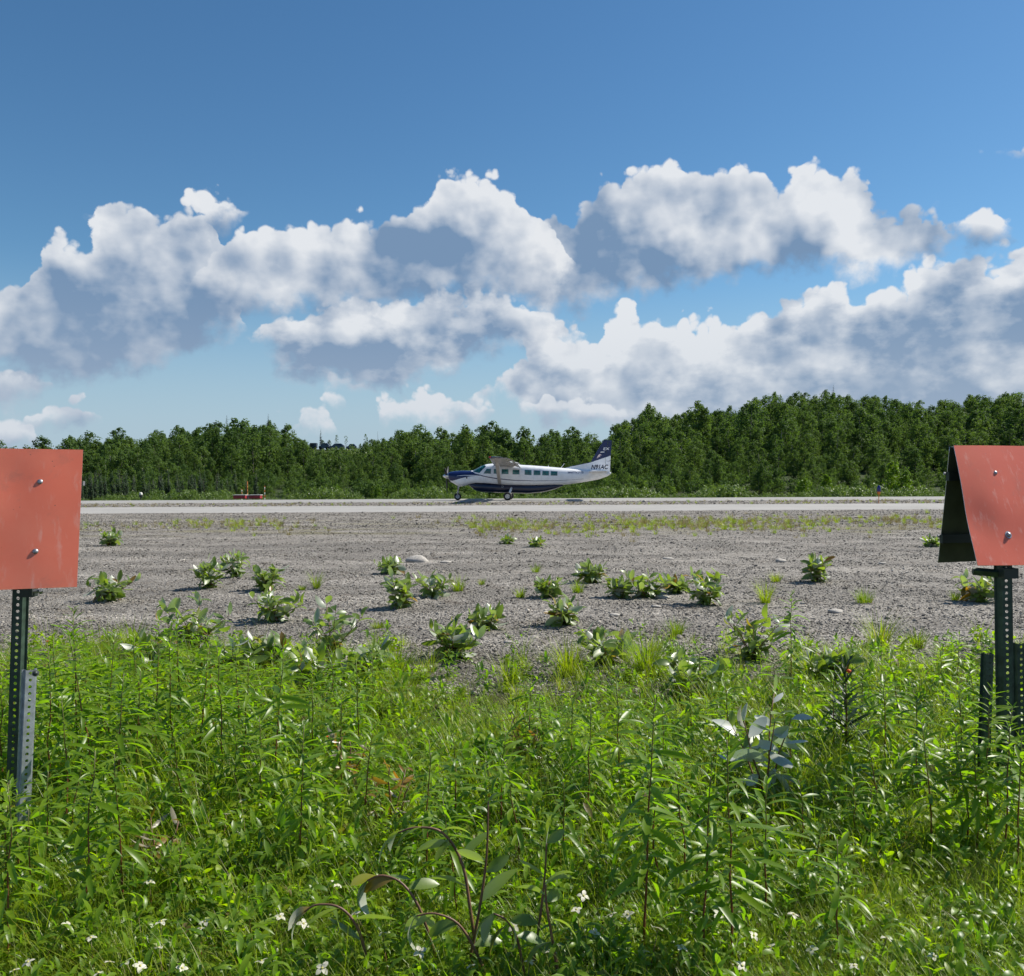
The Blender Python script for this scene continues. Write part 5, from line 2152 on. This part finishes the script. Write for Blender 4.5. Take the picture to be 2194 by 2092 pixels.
# dry grass along the gravel before the taxiway: a thin uncountable fringe
DRY = [proto('dry_form', tuft_mesh('dry_form', 26, 0.26, 0.16, 950 + k, M['dry_grass'], 0.004, 0.7)) for k in range(4)]
GRN = [proto('weed_form', tuft_mesh('weed_form', 26, 0.24, 0.14, 960 + k, M['grass_blade'], 0.005, 0.8)) for k in range(3)]
pts, rots, scl, idx = [], [], [], []
for k in range(4200):
    x, y = rnd.uniform(-24, 24), rnd.gauss(30.5, 2.8)
    px = CX + FPX * x / y
    f = 0.5 + 0.5 * math.sin(x * 0.55 + 1.1) * math.sin(x * 0.23 + y * 0.3) + (0.30 if px > 1000 else -0.12)
    if abs(px - CX) > 1250 or rnd.random() > f ** 2:
        continue
    pts.append((x, y, terrain(x, y)))
    rots.append((0, 0, rnd.uniform(0, 6.28)))
    scl.append(rnd.uniform(.4, 1.15))
    idx.append(rnd.randrange(4) if rnd.random() < .72 else 4 + rnd.randrange(3))
for k in range(900):      # weeds between taxiway and runway and at the taxiway's near edge
    y = rnd.uniform(53.6, 61.6)
    x = rnd.uniform(-.62, .62) * y
    px = CX + FPX * x / y
    if rnd.random() > (0.9 if px > 1650 else 0.45):
        continue
    pts.append((x, y, 0))
    rots.append((0, 0, rnd.uniform(0, 6.28)))
    scl.append(rnd.uniform(.4, 1.1))
    idx.append(rnd.randrange(4) if rnd.random() < .4 else 4 + rnd.randrange(3))
scatter('dry_grass', DRY + GRN, pts, rots, scl, idx, 'thin dry grass and weeds scattered along the gravel and verges')

# ---- fireweed: stalks one can pick out in front, each leaf a part
def dpt(dx, dy):
    return gpt(dx * 1.1154, dy * 1.1154)


FW = [(75, 1205, 1470), (40, 1290, 1500), (118, 1230, 1500), (150, 1180, 1530), (205, 1225, 1520), (262, 1290, 1540), (300, 1200, 1480), (330, 1215, 1500), (385, 1250, 1490), (430, 1235, 1520), (470, 1270, 1500), (528, 1240, 1560),
      (165, 1440, 1800), (237, 1430, 1770), (578, 1400, 1700), (18, 1500, 1860), (352, 1610, 1760), (352, 1380, 1620), (455, 1390, 1560), (500, 1380, 1600),
      (1192, 1290, 1560), (1130, 1350, 1600), (1240, 1350, 1860), (1262, 1430, 1720), (1325, 1440, 1740), (1352, 1480, 1900), (1408, 1430, 1900), (1468, 1500, 1800), (1545, 1500, 1660), (1640, 1480, 1640),
      (1692, 1430, 1610), (1790, 1390, 1640), (1880, 1420, 1660), (1610, 1640, 1890), (490, 1730, 1880), (700, 1390, 1620), (1100, 1320, 1540), (1520, 1135, 1330), (1700, 1290, 1500), (1760, 1330, 1560), (1900, 1310, 1530),
      (270, 1230, 1440), (345, 1190, 1420), (410, 1200, 1430), (460, 1240, 1450), (545, 1250, 1470), (600, 1280, 1480), (690, 1270, 1470), (1015, 1300, 1480), (1330, 1290, 1480),
      (1400, 1300, 1490), (1600, 1280, 1470), (1850, 1300, 1490), (1730, 1250, 1440), (5, 1300, 1560), (30, 1250, 1530), (95, 1250, 1560), (180, 1215, 1560), (225, 1290, 1600), (130, 1330, 1640), (8, 1490, 1735), (34, 1520, 1730), (58, 1545, 1760), (88, 1470, 1715), (1893, 1330, 1650), (1930, 1370, 1670), (1862, 1400, 1650), (1955, 1420, 1710),
      (820, 1430, 1700), (880, 1400, 1640), (960, 1400, 1620), (655, 1330, 1560), (1000, 1460, 1690)]
fl = []
for i, (dx, yt, yb) in enumerate(FW):
    p = dpt(dx, yb)
    h = (yb - yt) * 1.1154 * p.y / FPX
    fl.append((p, h, i))
front = sorted([f for f in fl if f[0].y < 3.75], key=lambda f: px_of(*f[0])[0])
midr = sorted([f for f in fl if 3.75 <= f[0].y < 4.7], key=lambda f: px_of(*f[0])[0])
rear = sorted([f for f in fl if f[0].y >= 4.7], key=lambda f: px_of(*f[0])[0])
for row, nm in ((front, 'front'), (midr, 'middle'), (rear, 'back')):
    for q, (p, h, i) in enumerate(row):
        lab = 'tall fireweed stalk with narrow leaves and reddish stem, %s from left in the %s row' % (ORD[q], nm)
        fireweed((p.x, p.y, terrain(p.x, p.y)), h, 1000 + i, lab, True)
# further stalks, thinner and half hidden
lo = []
for k in range(46):
    y = rnd.uniform(3.0, 6.9)
    x = rnd.uniform(-.60, .60) * y
    px, py = px_of(x, y, 0)
    if 850 < px < 1150 and y > 5.2:
        continue
    lo.append((x, y, rnd.uniform(.22, .5) * (1 if y < 5 else 0.9), k))
lo.sort(key=lambda q: q[0] / q[1])
zone = [('left third', -1, -.2), ('middle third', -.2, .2), ('right third', .2, 1)]
for x, y, h, k in lo:
    z = next(n for n, a, b in zone if a <= x / y < b)
    o = fireweed((x, y, terrain(x, y)), h, 1200 + k, 'shorter fireweed stalk half hidden among the grass, %s of the meadow' % z, False)
    o['group'] = 'half hidden fireweed stalks, %s' % z

# ---- arching poplar shoots close to the camera
def shoot(path, leaves, label, seed, Y, r0=0.0055):
    r = random.Random(seed)
    pts = [at(dx * 1.1154, dy * 1.1154, Y + dY) for dx, dy, dY in path]
    base = Vector((pts[0].x, pts[0].y, 0.0))
    root = thing('poplar_shoot', label, 'plant', base, 0.0, 'arching poplar shoots in the foreground')
    loc = [p - base for p in pts]
    # smooth the path
    sm = []
    for i in range(len(loc) - 1):
        p0, p1, p2, p3 = loc[max(i - 1, 0)], loc[i], loc[i + 1], loc[min(i + 2, len(loc) - 1)]
        for k in range(5):
            t = k / 5
            sm.append(0.5 * ((2 * p1) + (-p0 + p2) * t + (2 * p0 - 5 * p1 + 4 * p2 - p3) * t * t + (-p0 + 3 * p1 - 3 * p2 + p3) * t ** 3))
    sm.append(loc[-1])
    b = MB()
    first = Vector((sm[0].x, sm[0].y, -0.02))
    full = [first] + sm if sm[0].z > 0.02 else sm
    b.tube(full, [r0 * (1 - 0.55 * i / (len(full) - 1)) for i in range(len(full))], 7)
    b.build('stem', M['twig'], root, True)
    for t, yaw, pit, L, roll, k in leaves:
        obj('leaf', POP_LEAF[k], root, along(sm, t), Euler((R(roll), -R(pit), R(yaw)), 'XYZ'), L)


shoot([(850, 1890, 0), (812, 1760, 0), (775, 1700, .02), (735, 1682, .03), (705, 1692, .03)],
      [(.45, 20, 10, .11, 20, 0), (.6, 190, 0, .12, -30, 1), (.8, 160, -20, .11, 40, 2), (.95, 200, -40, .10, 10, 1), (1, 180, -60, .12, 30, 4), (.7, 40, -30, .10, 0, 3)],
      'arching reddish poplar shoot bent to the left, nearest the bottom middle', 1, 2.78)
shoot([(925, 1890, .02), (905, 1760, .02), (888, 1660, .05), (850, 1600, .06), (800, 1590, .06), (765, 1600, .06)],
      [(.3, 170, 25, .13, 40, 0), (.42, 20, 40, .15, -60, 2), (.5, 190, 10, .13, 50, 0), (.62, 10, 20, .11, -20, 1), (.75, 200, 0, .11, 30, 1), (.9, 150, -10, .12, 0, 4), (1, 180, -30, .12, 20, 1), (.55, 260, -20, .12, 30, 3)],
      'tall arching poplar shoot with broad bright leaves in the bottom middle', 2, 2.86, 0.0065)
shoot([(905, 1830, .0), (922, 1740, 0), (935, 1640, 0), (938, 1540, 0)],
      [(.35, 15, 42, .16, -70, 2), (.55, 5, 30, .095, 80, 0), (.62, 185, 15, .10, 60, 3), (.9, 170, 50, .05, 0, 1), (.98, 20, 70, .05, 0, 1)],
      'straight dark poplar shoot with one white leaf, bottom middle', 3, 2.80, 0.0058)
shoot([(940, 1890, .0), (915, 1830, 0), (880, 1775, 0), (835, 1755, .0), (800, 1760, 0)],
      [(.3, 20, 10, .10, 20, 0), (.5, 190, 0, .11, -30, 1), (.75, 160, -30, .12, 40, 2), (1, 190, -50, .12, 10, 4), (.9, 60, -30, .10, 0, 1)],
      'low arching poplar shoot bent left under the bright leaves', 4, 2.70)
shoot([(1018, 1890, .0), (1035, 1780, 0), (1046, 1690, 0), (1050, 1620, 0)],
      [(.2, 10, 10, .10, 20, 0), (.35, 180, 20, .10, -40, 1), (.5, 20, 20, .11, 60, 4), (.62, 15, 35, .11, -50, 1), (.7, 190, 25, .10, 30, 3), (.95, 60, 80, .10, -60, 2), (1, 15, 30, .075, 70, 0)],
      'upright poplar shoot with curled white leaves, right of the bottom middle', 5, 2.76)
shoot([(1010, 1890, .0), (995, 1810, 0), (975, 1770, 0), (948, 1755, 0)],
      [(.4, 15, -10, .10, 20, 0), (.6, 200, -20, .11, 30, 1), (.8, 10, -30, .11, -20, 4), (1, 185, -30, .11, 20, 1), (1, 150, -60, .10, 20, 0)],
      'short hooked poplar shoot in the bottom middle', 6, 2.66)
shoot([(715, 1890, .0), (690, 1790, 0), (655, 1745, 0), (610, 1738, 0), (585, 1752, 0)],
      [(.35, 10, 0, .14, -40, 2), (.5, 190, -10, .12, 30, 0), (.65, 20, -45, .12, 20, 1), (.85, 170, -20, .10, 60, 4), (1, 185, -40, .10, 10, 1), (.2, 170, 20, .13, 10, 3)],
      'arching poplar shoot bent to the left, bottom left of the middle', 7, 2.74)
shoot([(1075, 1890, .0), (1060, 1800, 0), (1050, 1740, 0), (1048, 1700, 0)],
      [(.3, 200, 0, .11, 30, 1), (.5, 10, 0, .12, -30, 4), (.8, 180, 30, .10, 40, 0), (1, 30, 40, .10, -40, 1)],
      'slim branching poplar shoot at the bottom, right of the middle', 8, 2.64)

# ---- dark spiky plant with an orange bud, and two more orange buds
def spiky():
    p = gpt(1812, 1640)
    root = thing('spiky_plant', 'dark spiky-leaved plant topped by a small orange flower, right', 'plant', (p.x, p.y, 0))
    H = 0.56
    b = MB()
    b.tube([(0, 0, -.02), (0.005, 0, H * .5), (0, 0, H)], [.006, .005, .003], 6)
    b.build('stem', M['stem'], root, True)
    LM = mesh('leaf', *leaf_geo(1.0, .085, .25, .25, 'lance', 5), M['lily_leaf'])
    for i in range(64):
        k = i / 63
        obj('leaf', LM, root, (0, 0, H * (.22 + .76 * k)), Euler((rnd.gauss(0, .2), -R(rnd.uniform(18, 40) + 35 * k ** 3), i * 2.399), 'XYZ'), 0.165 * (1.1 - .5 * k) * rnd.uniform(.85, 1.1))
    b = MB()
    b.lathe([(0.003, 0), (0.012, 0.006), (0.014, 0.014), (0.006, 0.02), (0, 0.021)], n=10)
    o = b.build('flower', M['orange_petal'], root, True)
    o.location = (0.006, -0.03, H * 0.93)
    for px, py, h, lab in ((100, 1460, .32, 'small orange flower on a thin stem beside the left post'), (700, 1640, .16, 'tiny orange flower among the leaves left of the middle')):
        q = gpt(px, py)
        r2 = thing('orange_flower', lab, 'flower', (q.x, q.y, 0))
        top = (0.01, 0, h)
        b = MB()
        b.tube([(0, 0, -.01), (0.01, 0, h * .5), top], .0018, 5)
        b.build('stem', M['stem'], r2, True)
        pm = mesh('petal', *leaf_geo(.016, .006, .6, .2, 'ovate', 4), M['orange_petal'])
        for k in range(7):
            obj('petal', pm, r2, top, Euler((0, -R(25), 6.283 * k / 7), 'XYZ'))


spiky()

# ---- white ground flowers
PET = [mesh('petal', *leaf_geo(1.0, .44, dr, .18, 'ovate', 5), M['petal']) for dr in (.5, .9)]
EYE_M = MB().lathe([(0.0, .004), (0.003, .004), (0.004, .001), (0.004, 0)], n=8).mesh('centre', M['flower_eye'])
FST = MB().tube([(0, 0, -.17), (0.003, 0, -.08), (0, 0, 0)], .0016, 5).mesh('stem', M['stem'])
fpos = [(145, 1985), (320, 1560 + 330), (195, 2010), (300, 2070), (340, 2030), (235, 2062), (270, 2062), (430, 1990), (440, 1975), (345, 1975), (60, 2062), (30, 2080), (210, 2085), (600, 1965), (650, 1980), (520, 1715), (485, 1745), (720, 1895),
        (510, 1780), (1615, 2005), (1740, 2035), (1460, 2030), (1410, 1990), (1345, 1960), (1275, 2000), (1250, 1920), (1310, 1960), (1235, 1950), (1650, 2030), (1590, 2070), (1135, 2060), (1180, 2040), (820, 2000), (760, 1960), (900, 2040),
        (1010, 2070), (560, 2060), (690, 2075), (1100, 1985), (1380, 2040), (1540, 1960), (1480, 1955), (1900, 2010), (2000, 2050), (90, 1900), (390, 2075), (1700, 1960), (1830, 2070)]
fpos.sort(key=lambda q: q[0])
for i, (px, py) in enumerate(fpos):
    # the flowers stand about 12 cm above the ground
    p = gpt(px, py, 0.17)
    lab = 'small white flower low in the grass, %s from left along the bottom' % (ORD[i] if i < len(ORD) else 'last')
    r2 = thing('white_flower', lab, 'flower', (p.x, p.y, 0.17), rnd.uniform(0, 6.28), 'white flowers in the meadow')
    r2.rotation_euler = (rnd.uniform(-.1, .6), rnd.uniform(-.4, .4), rnd.uniform(0, 6.28))
    s = rnd.uniform(.018, .025)
    for k in range(4):
        obj('petal', PET[k % 2], r2, (0, 0, 0), Euler((0, -R(rnd.uniform(2, 25)), 6.283 * k / 4), 'XYZ'), s)
    obj('centre', EYE_M, r2)
    obj('stem', FST, r2)

# ---- thick ground cover: herbs and grass
def herb_mesh(name, seed, nst, H, L, W, mat, droop=.6):
    r = random.Random(seed)
    b = MB()
    for s in range(nst):
        a0 = r.uniform(0, 6.28)
        rr = 0.05 * math.sqrt(r.random())
        base = Vector((rr * math.cos(a0), rr * math.sin(a0), 0))
        h = H * r.uniform(.5, 1.1)
        lean = Vector((r.gauss(0, .25), r.gauss(0, .25), 1)).normalized()
        ya = r.uniform(0, 6.28)
        nl = r.randint(5, 9)
        for i in range(nl):
            t = .25 + .75 * i / (nl - 1)
            ya += 2.1 + r.gauss(0, .4)
            vs, fs = leaf_geo(L * r.uniform(.7, 1.25), W * r.uniform(.8, 1.2), r.uniform(.2, 1) * droop * 2, .3, 'ovate', 4)
            b.add(xf(vs, pose(base + lean * h * t, ya, R(-5) + R(60) * t * t + r.gauss(0, .3), r.gauss(0, .4))), fs)
    return b.mesh(name, mat, True)


def meadow():
    forms = []
    for k in range(5):
        forms.append(proto('herb_form', herb_mesh('herb_form', 1500 + k, 6, [.13, .16, .10, .19, .14][k], [.055, .064, .046, .062, .075][k], [.020, .023, .018, .019, .020][k], M['herb_leaf'])))
    for k in range(4):
        forms.append(proto('grass_form', tuft_mesh('grass_form', 34, [.20, .26, .16, .30][k], .07, 1550 + k, M['grass_blade'], [.0018, .0020, .0022, .0018][k], [1.0, 1.3, .8, 1.5][k])))
    for k in range(3):
        forms.append(proto('tall_grass_form', tuft_mesh('tall_grass_form', 16, [.40, .34, .46][k], .05, 1570 + k, M['grass_blade'], .0017, [.7, 1.2, 1.0][k])))
    for k in range(3):
        forms.append(proto('broad_form', herb_mesh('broad_form', 1580 + k, 3, [.20, .26, .16][k], [.075, .085, .07][k], [.016, .014, .020][k], M['fire_leaf'], .8)))
    ex = [0, 100, 300, 450, 600, 800, 950, 1100, 1250, 1400, 1600, 1800, 2000, 2194]
    ey = [1420, 1400, 1420, 1400, 1415, 1450, 1500, 1505, 1470, 1450, 1460, 1450, 1450, 1470]
    pts, rots, scl, idx = [], [], [], []
    n = 0
    while n < 16500:
        y = 2.1 + 6.6 * rnd.random() ** 1.35
        x = rnd.uniform(-.72, .72) * y
        px, py = px_of(x, y, 0)
        e = float(np.interp(px, ex, ey))
        e += 34 * math.sin(px * 0.031 + 1) * math.sin(px * 0.0113 + 2) + 16 * math.sin(px * 0.083)
        if rnd.random() > sstep(e - 170, e + 120, py) ** 2.0:
            n += 1
            continue
        g = math.sin(x * 2.1 + 1) * math.sin(y * 1.7 + x) * 0.5 + 0.5
        q = rnd.random()
        if q < 0.60 - 0.20 * g + (0.10 if y < 3.6 else 0):
            k = rnd.randrange(5)
        elif q < 0.90:
            k = 5 + rnd.randrange(4)
        else:
            k = 12 + rnd.randrange(3)
        if rnd.random() < .06:
            k = 9 + rnd.randrange(3)
        if px > 1500 and k < 5 and rnd.random() < .30:
            k = 5 + rnd.randrange(4)
        s = rnd.uniform(.6, 1.15) * (0.74 + 0.22 * sstep(3.0, 4.4, y)) * (1.12 if g > .6 else .92)
        # open hollow in the middle distance, taller on the left
        if px > 900 and px < 1500 and 5.4 < y < 6.6:
            s *= 0.85
        pts.append((x, y, terrain(x, y) - 0.005))
        rots.append((rnd.gauss(0, .10), rnd.gauss(0, .10), rnd.uniform(0, 6.28)))
        scl.append(s)
        idx.append(k)
        n += 1
    scatter('meadow_cover', forms, pts, rots, scl, idx, 'dense green grass and small leafy herbs of the foreground meadow')


meadow()
